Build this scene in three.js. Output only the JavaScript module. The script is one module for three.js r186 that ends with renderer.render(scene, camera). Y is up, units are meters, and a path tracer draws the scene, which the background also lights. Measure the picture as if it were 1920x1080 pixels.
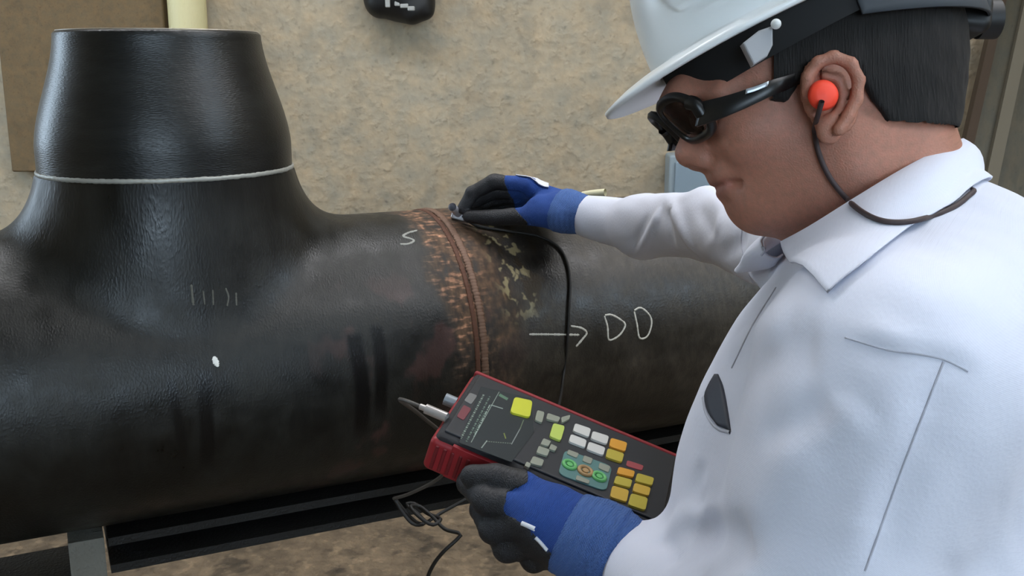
import * as THREE from 'three';
import { mergeGeometries, mergeVertices } from 'three/addons/utils/BufferGeometryUtils.js';
import { RoundedBoxGeometry } from 'three/addons/geometries/RoundedBoxGeometry.js';
import { RectAreaLightUniformsLib } from 'three/addons/lights/RectAreaLightUniformsLib.js';
import { MeshBVH } from 'three-mesh-bvh';
import { ImprovedNoise } from 'three/addons/math/ImprovedNoise.js';

// ------------------------------------------------------------------ camera, sky, lamps, exposure
const F = 1900;                                     // focal length in pixels of a 1920 x 1080 frame
const PITCH = Math.atan(420 / F), EYE = 1.55;
const scene = new THREE.Scene();
const camera = new THREE.PerspectiveCamera(2 * Math.atan(540 / F) * 180 / Math.PI, 1920 / 1080, 0.05, 60);
camera.position.set(0, EYE, 0);
camera.rotation.set(-PITCH, 0, 0);
camera.updateMatrixWorld(true);
scene.background = new THREE.Color(0.66, 0.83, 1.0);      // even daylight sky, seen through the wall openings
scene.backgroundIntensity = 7.6;
RectAreaLightUniformsLib.init();
// ceiling lamps: x, z, width (x), depth (z), radiance
const LAMPS = [[-0.9, -2.15, 2.6, 0.5, 12.5], [1.9, -1.5, 2.4, 0.5, 10], [1.7, 0.0, 2.4, 0.6, 7]];
const LAMP_COLOR = new THREE.Color(0.97, 0.97, 1.0);
const renderer = new THREE.WebGLRenderer({ antialias: true });
renderer.toneMapping = THREE.LinearToneMapping;
renderer.toneMappingExposure = 1.16;
renderer.shadowMap.enabled = true;
const X0 = -3.4, X1 = 3.4, ZB = -3.9, ZF = 4.8, H = 3.9;   // the hall

// ------------------------------------------------------------------ helpers
const V = (x, y, z) => new THREE.Vector3(x, y, z);
const CM = camera.matrixWorld.clone(), CI = CM.clone().invert();
const c3 = (px, py, d) => V((px - 960) / F * d, -(py - 540) / F * d, -d);      // a measured spot, in the camera's axes (metres)
const at = (px, py, d) => c3(px, py, d).applyMatrix4(CM);                       // the same spot in the world
function rng(seed) { let s = seed >>> 0; return () => { s = (s + 0x6D2B79F5) | 0; let t = Math.imul(s ^ (s >>> 15), 1 | s); t = (t + Math.imul(t ^ (t >>> 7), 61 | t)) ^ t; return ((t ^ (t >>> 14)) >>> 0) / 4294967296; }; }
const PN = new ImprovedNoise();
const noise = (x, y, z) => PN.noise(x + 31.7, y + 17.3, z + 53.1);
const fbm = (x, y, z, o = 4) => { let a = 0, g = 0.5; for (let i = 0; i < o; i++) { a += g * noise(x, y, z); x *= 2.03; y *= 2.03; z *= 2.03; g *= 0.5; } return a; };
const clamp = (x, a = 0, b = 1) => Math.min(b, Math.max(a, x));
const mix = (a, b, t) => a + (b - a) * t;
const sstep = (a, b, x) => { const t = clamp((x - a) / (b - a)); return t * t * (3 - 2 * t); };
const mat = (o) => new THREE.MeshStandardMaterial(o);
const phys = (o) => new THREE.MeshPhysicalMaterial(o);
const sh = (m) => { m.castShadow = true; m.receiveShadow = true; return m; };
const used = {};
const numbered = (n) => { const k = used[n] = (used[n] ?? -1) + 1; return k ? n + '_' + String(k).padStart(3, '0') : n; };
function thing(name, label, category, base = V(0, 0, 0), group) {
  const o = new THREE.Group(); o.name = numbered(name); o.position.copy(base); scene.add(o);
  o.userData = { label, category }; if (group) o.userData.group = group;
  return o;
}
// geometry arrives in world coordinates and is moved into its parent's frame
function part(name, geo, m, parent, label) {
  const g = geo.clone ? geo : geo; parent.updateWorldMatrix(true, false);
  g.applyMatrix4(parent.matrixWorld.clone().invert());
  const o = sh(new THREE.Mesh(g, m)); o.name = name; parent.add(o);
  if (label) o.userData.label = label;
  return o;
}
function struct(name, geo, m) { const o = sh(new THREE.Mesh(geo, m)); o.name = name; o.userData.kind = 'structure'; scene.add(o); return o; }
const box = (x0, x1, y0, y1, z0, z1) => { const g = new THREE.BoxGeometry(x1 - x0, y1 - y0, z1 - z0); g.translate((x0 + x1) / 2, (y0 + y1) / 2, (z0 + z1) / 2); return uvBox(g); };
function uvBox(g) {                                     // uv in metres, by the face's main direction
  const p = g.attributes.position, n = g.attributes.normal, uv = new Float32Array(p.count * 2);
  for (let i = 0; i < p.count; i++) {
    const ax = Math.abs(n.getX(i)), ay = Math.abs(n.getY(i)), az = Math.abs(n.getZ(i));
    const a = ax > ay && ax > az ? [p.getZ(i), p.getY(i)] : ay > az ? [p.getX(i), p.getZ(i)] : [p.getX(i), p.getY(i)];
    uv[2 * i] = a[0]; uv[2 * i + 1] = a[1];
  }
  g.setAttribute('uv', new THREE.BufferAttribute(uv, 2)); return g;
}
const rbox = (w, h, d, r, seg = 3) => new RoundedBoxGeometry(w, h, d, seg, r);
const tube = (pts, r, seg = 60, rad = 8, closed = false) => new THREE.TubeGeometry(new THREE.CatmullRomCurve3(pts, closed, 'centripetal'), seg, r, rad, closed);
const plain = (g) => { const o = new THREE.BufferGeometry(); const h = g.index ? g.toNonIndexed() : g; o.setAttribute('position', h.attributes.position.clone()); o.setAttribute('normal', h.attributes.normal.clone()); o.setAttribute('uv', (h.attributes.uv ?? new THREE.BufferAttribute(new Float32Array(h.attributes.position.count * 2), 2)).clone()); return o; };
const merge = (...gs) => mergeGeometries(gs.map(plain));
function canvasTex(w, h, draw, srgb = true) { const c = document.createElement('canvas'); c.width = w; c.height = h; draw(c.getContext('2d'), w, h); const t = new THREE.CanvasTexture(c); if (srgb) t.colorSpace = THREE.SRGBColorSpace; t.wrapS = t.wrapT = THREE.RepeatWrapping; return t; }
// a tiling-free big texture computed per pixel; f(u, v) -> [r, g, b] in 0..255 (sRGB) or one number for data maps
function dataTex(w, h, f, srgb = true, wrap = THREE.RepeatWrapping) {
  const a = new Uint8Array(w * h * 4);
  for (let j = 0; j < h; j++) for (let i = 0; i < w; i++) { const c = f(i / w, j / h), k = 4 * (j * w + i); if (typeof c === 'number') a[k] = a[k + 1] = a[k + 2] = clamp(c) * 255; else { a[k] = clamp(c[0], 0, 255); a[k + 1] = clamp(c[1], 0, 255); a[k + 2] = clamp(c[2], 0, 255); } a[k + 3] = 255; }
  const t = new THREE.DataTexture(a, w, h); t.magFilter = THREE.LinearFilter; t.minFilter = THREE.LinearMipmapLinearFilter; t.generateMipmaps = true; t.wrapS = t.wrapT = wrap; if (srgb) t.colorSpace = THREE.SRGBColorSpace; t.needsUpdate = true; return t;
}
const rep = (t, x, y = x) => { const c = t.clone(); c.repeat.set(x, y); c.needsUpdate = true; return c; };
// gradient noise that wraps with period 1 in u and v; s whole cells across
const PERM = (() => { const r = rng(77), p = Array.from({ length: 256 }, (_, i) => i); for (let i = 255; i > 0; i--) { const j = Math.floor(r() * (i + 1)); [p[i], p[j]] = [p[j], p[i]]; } return Uint8Array.from([...p, ...p]); })();
const GX = Float32Array.from({ length: 256 }, (_, i) => Math.cos(i / 256 * Math.PI * 2)), GY = Float32Array.from({ length: 256 }, (_, i) => Math.sin(i / 256 * Math.PI * 2));
function g2(x, y, px, py, z) {
  const i = Math.floor(x), j = Math.floor(y), fx = x - i, fy = y - j, i0 = ((i % px) + px) % px, i1 = (i0 + 1) % px, j0 = ((j % py) + py) % py, j1 = (j0 + 1) % py;
  const h = (a, b) => PERM[(PERM[(a + z * 37) & 255] + b + (a >> 8) * 91 + (b >> 8) * 53) & 255];
  const u = fx * fx * fx * (fx * (fx * 6 - 15) + 10), v = fy * fy * fy * (fy * (fy * 6 - 15) + 10);
  const a = h(i0, j0), b = h(i1, j0), c = h(i0, j1), d = h(i1, j1);
  const n0 = GX[a] * fx + GY[a] * fy, n1 = GX[b] * (fx - 1) + GY[b] * fy, n2 = GX[c] * fx + GY[c] * (fy - 1), n3 = GX[d] * (fx - 1) + GY[d] * (fy - 1);
  return (n0 + (n1 - n0) * u + (n2 + (n3 - n2) * u - n0 - (n1 - n0) * u) * v) * 1.5;
}
const tn2 = (u, v, su, sv, z = 0, o = 4) => { let a = 0, g = .5; for (let k = 0; k < o; k++) { a += g * g2(u * su, v * sv, su, sv, z + k); su *= 2; sv *= 2; g *= .5; } return a; };
const tn = (u, v, s, o = 4, z = 0) => tn2(u, v, s, s, z, o);
const tnoise = (u, v, s, o = 4, z = 0) => tn2(u, v, Math.max(1, Math.round(s)), Math.max(1, Math.round(s)), z, o);

// ------------------------------------------------------------------ signed fields and their mesher (surface nets)
const dot3 = (a, b, c, d, e, f) => a * d + b * e + c * f;
function cap(a, b, ra, rb = ra, sz = 1) {                // tapered capsule; sz stretches along depth
  const bx = b.x - a.x, by = b.y - a.y, bz = (b.z - a.z), L = bx * bx + by * by + bz * bz || 1e-9;
  return (x, y, z) => { const px = x - a.x, py = y - a.y, pz = z - a.z; const h = clamp((px * bx + py * by + pz * bz) / L); const qx = px - bx * h, qy = py - by * h, qz = (pz - bz * h) / sz; return Math.sqrt(qx * qx + qy * qy + qz * qz) - (ra + (rb - ra) * h); };
}
function ell(c, rx, ry, rz, rot = 0) {                   // ellipsoid turned about the depth axis
  const cs = Math.cos(rot), sn = Math.sin(rot);
  return (x, y, z) => { const px = x - c.x, py = y - c.y, z0 = z - c.z; const x0 = px * cs + py * sn, y0 = -px * sn + py * cs; const a = x0 / rx, b = y0 / ry, d = z0 / rz; const k0 = Math.sqrt(a * a + b * b + d * d), k1 = Math.sqrt(a * a / rx / rx + b * b / ry / ry + d * d / rz / rz); return k1 < 1e-9 ? -Math.min(rx, ry, rz) : k0 * (k0 - 1) / k1; };
}
const smin = (a, b, k) => { if (k <= 0) return Math.min(a, b); const h = Math.max(k - Math.abs(a - b), 0) / k; return Math.min(a, b) - h * h * k * 0.25; };
const smax = (a, b, k) => -smin(-a, -b, k);
function field(list) {                                   // [f, k] joins, [f, k, 'cut'] cuts away
  return (x, y, z) => { let d = 1e3; for (const [f, k, m] of list) { const e = f(x, y, z); d = m === 'cut' ? smax(d, -e, k) : smin(d, e, k); } return d; };
}
function polySD(pts, z0) {                                // signed distance to a measured outline, carried along the view direction; metres at depth z0
  const P = pts.map(([x, y]) => [(x - 960) / F * z0, -(y - 540) / F * z0]);
  return (x, y, z) => { const s = z0 / -z; x *= s; y *= s; let d = 1e9, inside = false; for (let i = 0, j = P.length - 1; i < P.length; j = i++) { const [ax, ay] = P[i], [bx, by] = P[j]; const ex = bx - ax, ey = by - ay, wx = x - ax, wy = y - ay; const t = clamp((wx * ex + wy * ey) / (ex * ex + ey * ey)); d = Math.min(d, (wx - ex * t) ** 2 + (wy - ey * t) ** 2); if ((ay > y) !== (by > y) && x < (bx - ax) * (y - ay) / (by - ay) + ax) inside = !inside; } d = Math.sqrt(d); return inside ? -d : d; };
}
function meshField(f, lo, hi, cell, toWorld = true, uvScale = 1) {
  const n = [0, 1, 2].map((i) => Math.ceil((hi.getComponent(i) - lo.getComponent(i)) / cell) + 1), [nx, ny, nz] = n;
  const D = new Float32Array(nx * ny * nz), id = (i, j, k) => i + nx * (j + ny * k), B = 5;
  for (let k = 0; k < nz; k += B) for (let j = 0; j < ny; j += B) for (let i = 0; i < nx; i += B) {
    const c = f(lo.x + (i + B / 2) * cell, lo.y + (j + B / 2) * cell, lo.z + (k + B / 2) * cell), far = Math.abs(c) > B * cell * 1.5;
    for (let c2 = k; c2 < Math.min(nz, k + B); c2++) for (let b = j; b < Math.min(ny, j + B); b++) for (let a = i; a < Math.min(nx, i + B); a++) D[id(a, b, c2)] = far ? c : f(lo.x + a * cell, lo.y + b * cell, lo.z + c2 * cell);
  }
  const vid = new Int32Array(nx * ny * nz).fill(-1), pos = [], idx = [];
  for (let k = 0; k < nz - 1; k++) for (let j = 0; j < ny - 1; j++) for (let i = 0; i < nx - 1; i++) {
    let sx = 0, sy = 0, sz = 0, c = 0; const v = [];
    for (let q = 0; q < 8; q++) v.push(D[id(i + (q & 1), j + (q >> 1 & 1), k + (q >> 2))]);
    const neg = v.filter((e) => e < 0).length; if (!neg || neg === 8) continue;
    for (let q = 0; q < 8; q++) for (const b of [1, 2, 4]) { if (q & b) continue; const p = q | b; if ((v[q] < 0) === (v[p] < 0)) continue; const t = v[q] / (v[q] - v[p]); sx += (q & 1) + (b === 1 ? t : 0); sy += (q >> 1 & 1) + (b === 2 ? t : 0); sz += (q >> 2) + (b === 4 ? t : 0); c++; }
    vid[id(i, j, k)] = pos.length / 3; pos.push(lo.x + (i + sx / c) * cell, lo.y + (j + sy / c) * cell, lo.z + (k + sz / c) * cell);
  }
  const quad = (a, b, c, d, flip) => { if (a < 0 || b < 0 || c < 0 || d < 0) return; flip ? idx.push(a, c, b, a, d, c) : idx.push(a, b, c, a, c, d); };
  for (let k = 1; k < nz - 1; k++) for (let j = 1; j < ny - 1; j++) for (let i = 1; i < nx - 1; i++) {
    const s = D[id(i, j, k)] < 0;
    if (s !== D[id(i + 1, j, k)] < 0) quad(vid[id(i, j - 1, k - 1)], vid[id(i, j, k - 1)], vid[id(i, j, k)], vid[id(i, j - 1, k)], !s);
    if (s !== D[id(i, j + 1, k)] < 0) quad(vid[id(i - 1, j, k - 1)], vid[id(i - 1, j, k)], vid[id(i, j, k)], vid[id(i, j, k - 1)], !s);
    if (s !== D[id(i, j, k + 1)] < 0) quad(vid[id(i - 1, j - 1, k)], vid[id(i, j - 1, k)], vid[id(i, j, k)], vid[id(i - 1, j, k)], !s);
  }
  const nor = new Float32Array(pos.length), uv = new Float32Array(pos.length / 3 * 2), e = cell * 0.6;
  for (let i = 0; i < pos.length; i += 3) {
    const [x, y, z] = [pos[i], pos[i + 1], pos[i + 2]]; const gx = f(x + e, y, z) - f(x - e, y, z), gy = f(x, y + e, z) - f(x, y - e, z), gz = f(x, y, z + e) - f(x, y, z - e), L = Math.hypot(gx, gy, gz) || 1;
    nor[i] = gx / L; nor[i + 1] = gy / L; nor[i + 2] = gz / L; uv[i / 3 * 2] = (x + z * 0.7) * uvScale; uv[i / 3 * 2 + 1] = (y + z * 0.45) * uvScale;
  }
  const g = new THREE.BufferGeometry(); g.setAttribute('position', new THREE.Float32BufferAttribute(pos, 3)); g.setAttribute('normal', new THREE.BufferAttribute(nor, 3)); g.setAttribute('uv', new THREE.BufferAttribute(uv, 2)); g.setIndex(idx);
  if (toWorld) g.applyMatrix4(CM);
  return g;
}
function hit(f, px, py, d0 = 0.35, d1 = 3) {              // first depth at which the line of sight of a measured spot meets a field
  let d = d0; const s = c3(px, py, 1).length();
  for (let i = 0; i < 300 && d < d1; i++) { const p = c3(px, py, d), e = f(p.x, p.y, p.z); if (e < 0.0004) return d; d += Math.max(e * 0.6, 0.0004) / s; }
  return null;
}
const bounds = (pts, m) => { const b = new THREE.Box3().setFromPoints(pts); return [b.min.subScalar(m), b.max.addScalar(m)]; };

// ------------------------------------------------------------------ materials
const wallTex = dataTex(1024, 1024, (u, v) => {
  const a = tnoise(u, v, 9, 5), b = tnoise(u, v, 30, 4, 7), c = tnoise(u, v, 110, 3, 13), st = sstep(0.16, 0.34, tnoise(u, v, 16, 4, 21)), pit = sstep(0.30, 0.42, tnoise(u, v, 70, 3, 33));
  const k = 1 + a * 0.07 + b * 0.06 + c * 0.05 - st * 0.05 - pit * 0.08;
  return [172 * k + b * 9, 159 * k, 136 * k - b * 8];
});
const wallBump = dataTex(512, 512, (u, v) => 0.5 + tnoise(u, v, 40, 4, 3) * 0.6 + tnoise(u, v, 12, 3, 9) * 0.5);
const mWall = mat({ map: rep(wallTex, 1 / 2.2), bumpMap: rep(wallBump, 1 / 1.2), bumpScale: 0.006, roughness: 0.93 });
const floorTex = dataTex(1024, 1024, (u, v) => {
  const a = tnoise(u, v, 10, 5, 41), b = tnoise(u, v, 46, 4, 47), chip = sstep(0.20, 0.30, tnoise(u, v, 60, 3, 51)), dk = sstep(0.15, 0.35, tnoise(u, v, 20, 4, 57));
  const k = 1 + a * 0.35 + b * 0.3 + chip * 0.15 - dk * 0.25;
  return [112 * k, 97 * k, 78 * k];
});
const mFloor = mat({ map: rep(floorTex, 1 / 2.4), bumpMap: rep(wallBump, 1 / 0.8), bumpScale: 0.006, roughness: 0.9 });
const mCeil = mat({ color: 0xb9b6ae, roughness: 0.95, bumpMap: rep(wallBump, 0.6), bumpScale: 0.004 });
const mFrame = mat({ color: 0x8d9499, roughness: 0.5, metalness: 0.6 });
const mBlack = mat({ color: 0x101112, roughness: 0.5 });
const mBlackMatte = mat({ color: 0x131415, roughness: 0.8 });

// ------------------------------------------------------------------ the hall
struct('floor', box(X0 - 0.2, X1 + 0.2, -0.2, 0, ZB - 0.2, ZF + 0.2), mFloor);
struct('ceiling', box(X0 - 0.2, X1 + 0.2, H, H + 0.2, ZB - 0.2, ZF + 0.2), mCeil);
struct('wall_back', box(X0 - 0.2, X1 + 0.2, 0, H, ZB - 0.2, ZB), mWall);
const DX0 = -0.7, DX1 = 2.9, DS = 1.25, DH = 3.4;        // a wide window opening behind the viewer
struct('wall_front', merge(box(X0 - 0.2, DX0, 0, H, ZF, ZF + 0.2), box(DX1, X1 + 0.2, 0, H, ZF, ZF + 0.2), box(DX0, DX1, DH, H, ZF, ZF + 0.2), box(DX0, DX1, 0, DS, ZF, ZF + 0.2)), mat({ color: 0x55544f, roughness: 0.9 }));
{ const w = new THREE.Group(); w.name = 'window_3'; w.userData.kind = 'structure'; w.position.set(DX0, DS, ZF); scene.add(w); const gs = [box(DX0, DX1, DS, DS + .06, ZF + .05, ZF + .12), box(DX0, DX1, DH - .06, DH, ZF + .05, ZF + .12)]; for (let i = 0; i <= 4; i++) { const x = mix(DX0 + .03, DX1 - .03, i / 4); gs.push(box(x - .03, x + .03, DS, DH, ZF + .05, ZF + .12)); } part('window_frame', merge(...gs), mFrame, w); }
// side walls with window openings: z0, z1, sill, head
function sideWall(name, x0, x1, opens) {
  const gs = []; let z = ZB;
  for (const [a, b, s, h] of opens) { gs.push(box(x0, x1, 0, H, z, a), box(x0, x1, 0, s, a, b), box(x0, x1, h, H, a, b)); z = b; }
  gs.push(box(x0, x1, 0, H, z, ZF)); struct(name, merge(...gs), mWall);
}
const WIN_R = [[-0.4, 1.3, 2.5, 3.75]], WIN_L = [[-3.0, -1.9, 1.2, 2.9]];
sideWall('wall_right', X1, X1 + 0.2, WIN_R);
sideWall('wall_left', X0 - 0.2, X0, WIN_L);
let wn = 0;
for (const [xc, list] of [[X1 + 0.1, WIN_R], [X0 - 0.1, WIN_L]]) for (const [a, b, s, h] of list) {
  const w = new THREE.Group(); w.name = 'window_' + (++wn); w.userData.kind = 'structure'; w.position.set(xc, s, a); scene.add(w);
  const gs = [box(xc - .03, xc + .03, s, s + .06, a, b), box(xc - .03, xc + .03, h - .06, h, a, b)];
  const nb = Math.round((b - a) / 0.9);
  for (let i = 0; i <= nb; i++) { const z = mix(a + .03, b - .03, i / nb); gs.push(box(xc - .03, xc + .03, s, h, z - .03, z + .03)); }
  part('window_frame', merge(...gs), mFrame, w);
}
// ceiling lamps
LAMPS.forEach(([x, z, w, d, I], i) => {
  const t = thing('ceiling_lamp', ['long ceiling lamp above the pipe, outside the view', 'long ceiling lamp above the worker, outside the view', 'long ceiling lamp behind the viewer, outside the view'][i], 'lamp', V(x, H, z));
  part('lamp_housing', merge(box(x - w / 2 - .03, x + w / 2 + .03, H - .07, H - .001, z - d / 2 - .03, z + d / 2 + .03)), mFrame, t);
  const m = mat({ color: 0xffffff, emissive: LAMP_COLOR, emissiveIntensity: I * 0.35 });
  part('diffuser', box(x - w / 2, x + w / 2, H - .085, H - .071, z - d / 2, z + d / 2), m, t);
  const l = new THREE.RectAreaLight(LAMP_COLOR, I * 0.65, w, d); l.position.set(x, H - .09, z); l.lookAt(x, 0, z); l.castShadow = true; scene.add(l);
});

// ------------------------------------------------------------------ the welded pipe tee
const PO = V(-0.46114, 1.12541, -1.40185), PSI = 0.43966, PR = 0.203, TW = 0.372;     // centre of the tee, heading of the run, radius, joint
const PA = V(Math.cos(PSI), 0, -Math.sin(PSI)), PNn = V(Math.sin(PSI), 0, Math.cos(PSI)), UP = V(0, 1, 0);
const onPipe = (t, a, r = PR) => PO.clone().addScaledVector(PA, t).addScaledVector(PNn, Math.cos(a) * r).addScaledVector(UP, Math.sin(a) * r);
const BR = 0.166, BH = 0.283, RR = 0.132, RH = 0.463, RX = -0.012;
// colour of the pipe skin at (t along the run, angle): mill-black paint, worn patches, rust beside the weld, oily runs
const pn = (t, y, a, b, z, o = 4) => { let x = (t + 3) * a, w = (y + 3) * b, v = 0, g = 0.5; for (let k = 0; k < o; k++) { v += g * g2(x, w, 65536, 65536, z + k); x *= 2.03; w *= 2.03; g *= 0.5; } return v; };
function pipeSkin(t, ang) {
  const y = ang * PR, n1 = pn(t, y, 7, 7, 1), n2 = pn(t, y, 30, 30, 5), n3 = pn(t, y, 120, 60, 8, 3);
  let k = 1 + n1 * 0.5 + n2 * 0.35 + n3 * 0.3, c = [28 * k, 28 * k, 25 * k], rough = 0.42 + n2 * 0.2 + n1 * 0.15;
  if (t > TW) { const s = 1 + n1 * 0.3; c = [48 * k * s, 44 * k * s, 38 * k * s]; }
  const d = t - TW, near = Math.abs(d) < 0.25, edge = near ? pn(t, y, 14, 9, 3) : 0;
  const up = sstep(-0.25, 0.6, ang + edge * 0.8);                                       // rust is heaviest on the ground upper half of the joint
  let rust = sstep(0.075, 0.02, Math.abs(d + 0.008) + edge * 0.05) * mix(0.35, 1, up);
  rust = clamp(rust * (1.0 + n2 * 0.9 + n3 * 0.6));
  const strk = near ? sstep(0.02, 0.24, pn(t, y, 42, 150, 15, 3)) : 0;                    // grinding scratches run across the joint
  c = c.map((v, i) => mix(v, mix([80, 62, 47][i], [146, 108, 84][i], strk * sstep(0.02, -0.03, d - 0.01)) * (1 + n3 * 0.6 + n2 * 0.5), rust)); rough = mix(rough, 0.78, rust);
  if (near) {
  const red = sstep(0.10, 0.32, pn(t, y, 16, 12, 11)) * sstep(0.2, 0.05, Math.abs(d + 0.1)) * sstep(1.0, 0.3, ang); // thin rust bloom lower left of the joint
  c = c.map((v, i) => mix(v, [84, 54, 50][i], red * 0.6));
  const g = sstep(0.10, 0.24, pn(t, y, 62, 48, 21, 3)) * sstep(0.040, 0.015, Math.abs(d - 0.056)) * sstep(0.2, 0.5, ang); // pale dabs of dried gel right of the joint
  c = c.map((v, i) => mix(v, [158, 146, 108][i], g * 0.9));
  const ox = sstep(0.06, 0.26, pn(t, y, 30, 22, 27, 3)) * sstep(0.055, 0.02, Math.abs(d - 0.065)) * sstep(0.1, 0.5, ang) * (1 - g);
  c = c.map((v, i) => mix(v, [52, 40, 20][i], ox * 0.8));
  }
  // wet dark runs below the middle of the tee
  for (const [tt, w, a0, a1] of [[0.190, 0.014, 0.36, -0.35], [0.222, 0.012, 0.40, -0.2], [-0.045, 0.008, 0.2, -0.3], [-0.012, 0.012, 0.24, -0.4]]) {
    const q = Math.abs(t - tt) > 0.05 ? 0 : sstep(w, w * 0.45, Math.abs(t - tt + 0.012 * noise(y * 9, tt * 40, 2))) * sstep(a0 + 0.03, a0 - 0.03, ang) * sstep(a1 - 0.1, a1 + 0.1, ang);
    c = c.map((v) => mix(v, 12, q * 0.9)); rough = mix(rough, 0.3, q);
  }
  return [c, rough];
}
function pipeMaps(t0, t1, w, h) {                       // one pass fills the colour and the roughness map
  const A = new Uint8Array(w * h * 4), R = new Uint8Array(w * h * 4);
  for (let j = 0; j < h; j++) for (let i = 0; i < w; i++) { const [c, r] = pipeSkin(mix(t0, t1, i / w), (j / h - 0.5) * Math.PI * 2), k = 4 * (j * w + i); for (let q = 0; q < 3; q++) { A[k + q] = clamp(c[q], 0, 255); R[k + q] = clamp(r) * 255; } A[k + 3] = R[k + 3] = 255; }
  const T = (a, srgb) => { const t = new THREE.DataTexture(a, w, h); t.magFilter = THREE.LinearFilter; t.minFilter = THREE.LinearMipmapLinearFilter; t.generateMipmaps = true; if (srgb) t.colorSpace = THREE.SRGBColorSpace; t.needsUpdate = true; return t; };
  return { map: T(A, true), roughnessMap: T(R, false) };
}
const T0 = -0.5, T1 = 1.5;
const fineBump = dataTex(512, 512, (u, v) => 0.5 + tnoise(u, v, 60, 4, 71) * 0.7);
const teeMaps = pipeMaps(T0, TW + 0.01, 1024, 1024), runMaps = pipeMaps(TW - 0.01, T1, 1024, 1024);
const mTee = mat({ ...teeMaps, bumpMap: rep(fineBump, 6), bumpScale: 0.0003, roughness: 1, metalness: 0.25 });
const mRun = mat({ ...runMaps, bumpMap: rep(fineBump, 6), bumpScale: 0.0003, roughness: 1, metalness: 0.25 });
const redTex = dataTex(512, 512, (u, v) => { const k = 1 + tnoise(u, v, 6, 4, 61) * 0.4 + tnoise(u, v, 24, 4, 64) * 0.35; return [27 * k, 28 * k, 27 * k]; });
const mRed = mat({ map: redTex, bumpMap: rep(fineBump, 3), bumpScale: 0.0003, roughness: 0.33, metalness: 0.25 });
function pipeUV(g, t0, t1) {
  const p = g.attributes.position, uv = new Float32Array(p.count * 2), q = V(0, 0, 0);
  for (let i = 0; i < p.count; i++) { q.fromBufferAttribute(p, i).sub(PO); uv[2 * i] = (q.dot(PA) - t0) / (t1 - t0); uv[2 * i + 1] = 0.5 + Math.atan2(q.y, q.dot(PNn)) / (Math.PI * 2); }
  g.setAttribute('uv', new THREE.BufferAttribute(uv, 2)); return g;
}
// closed cylinder skin along the run with wall thickness
function runShell(t0, t1, r, n = 128) {
  const pos = [], nor = [], uv = [], idx = [], steps = Math.ceil((t1 - t0) / 0.05);
  for (let i = 0; i <= steps; i++) for (let j = 0; j <= n; j++) { const t = mix(t0, t1, i / steps), a = (j / n - 0.5) * Math.PI * 2, p = onPipe(t, a, r), m = onPipe(t, a, r + 1).sub(p); pos.push(p.x, p.y, p.z); nor.push(m.x, m.y, m.z); uv.push(i / steps, j / n); }
  for (let i = 0; i < steps; i++) for (let j = 0; j < n; j++) { const a = i * (n + 1) + j, b = a + n + 1; idx.push(a, b, a + 1, b, b + 1, a + 1); }
  const g = new THREE.BufferGeometry(); g.setAttribute('position', new THREE.Float32BufferAttribute(pos, 3)); g.setAttribute('normal', new THREE.Float32BufferAttribute(nor, 3)); g.setAttribute('uv', new THREE.Float32BufferAttribute(uv, 2)); g.setIndex(idx); return g;
}
const lathe = (prof, seg = 96) => new THREE.LatheGeometry(prof.map(([r, y]) => new THREE.Vector2(r, y)), seg);
let teeF = null;
const skinR = (t, a) => { let lo = PR - 0.002, hi = PR + 0.03; if (!teeF || t > TW - 0.001) return PR; for (let i = 0; i < 18; i++) { const m = (lo + hi) / 2, p = onPipe(t, a, m); if (teeF(p.x, p.y, p.z) < 0) lo = m; else hi = m; } return hi; };
const pipe = thing('welded_pipe', 'thick black steel pipe tee welded to a straight pipe with a rusty joint', 'pipe', PO);
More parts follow.
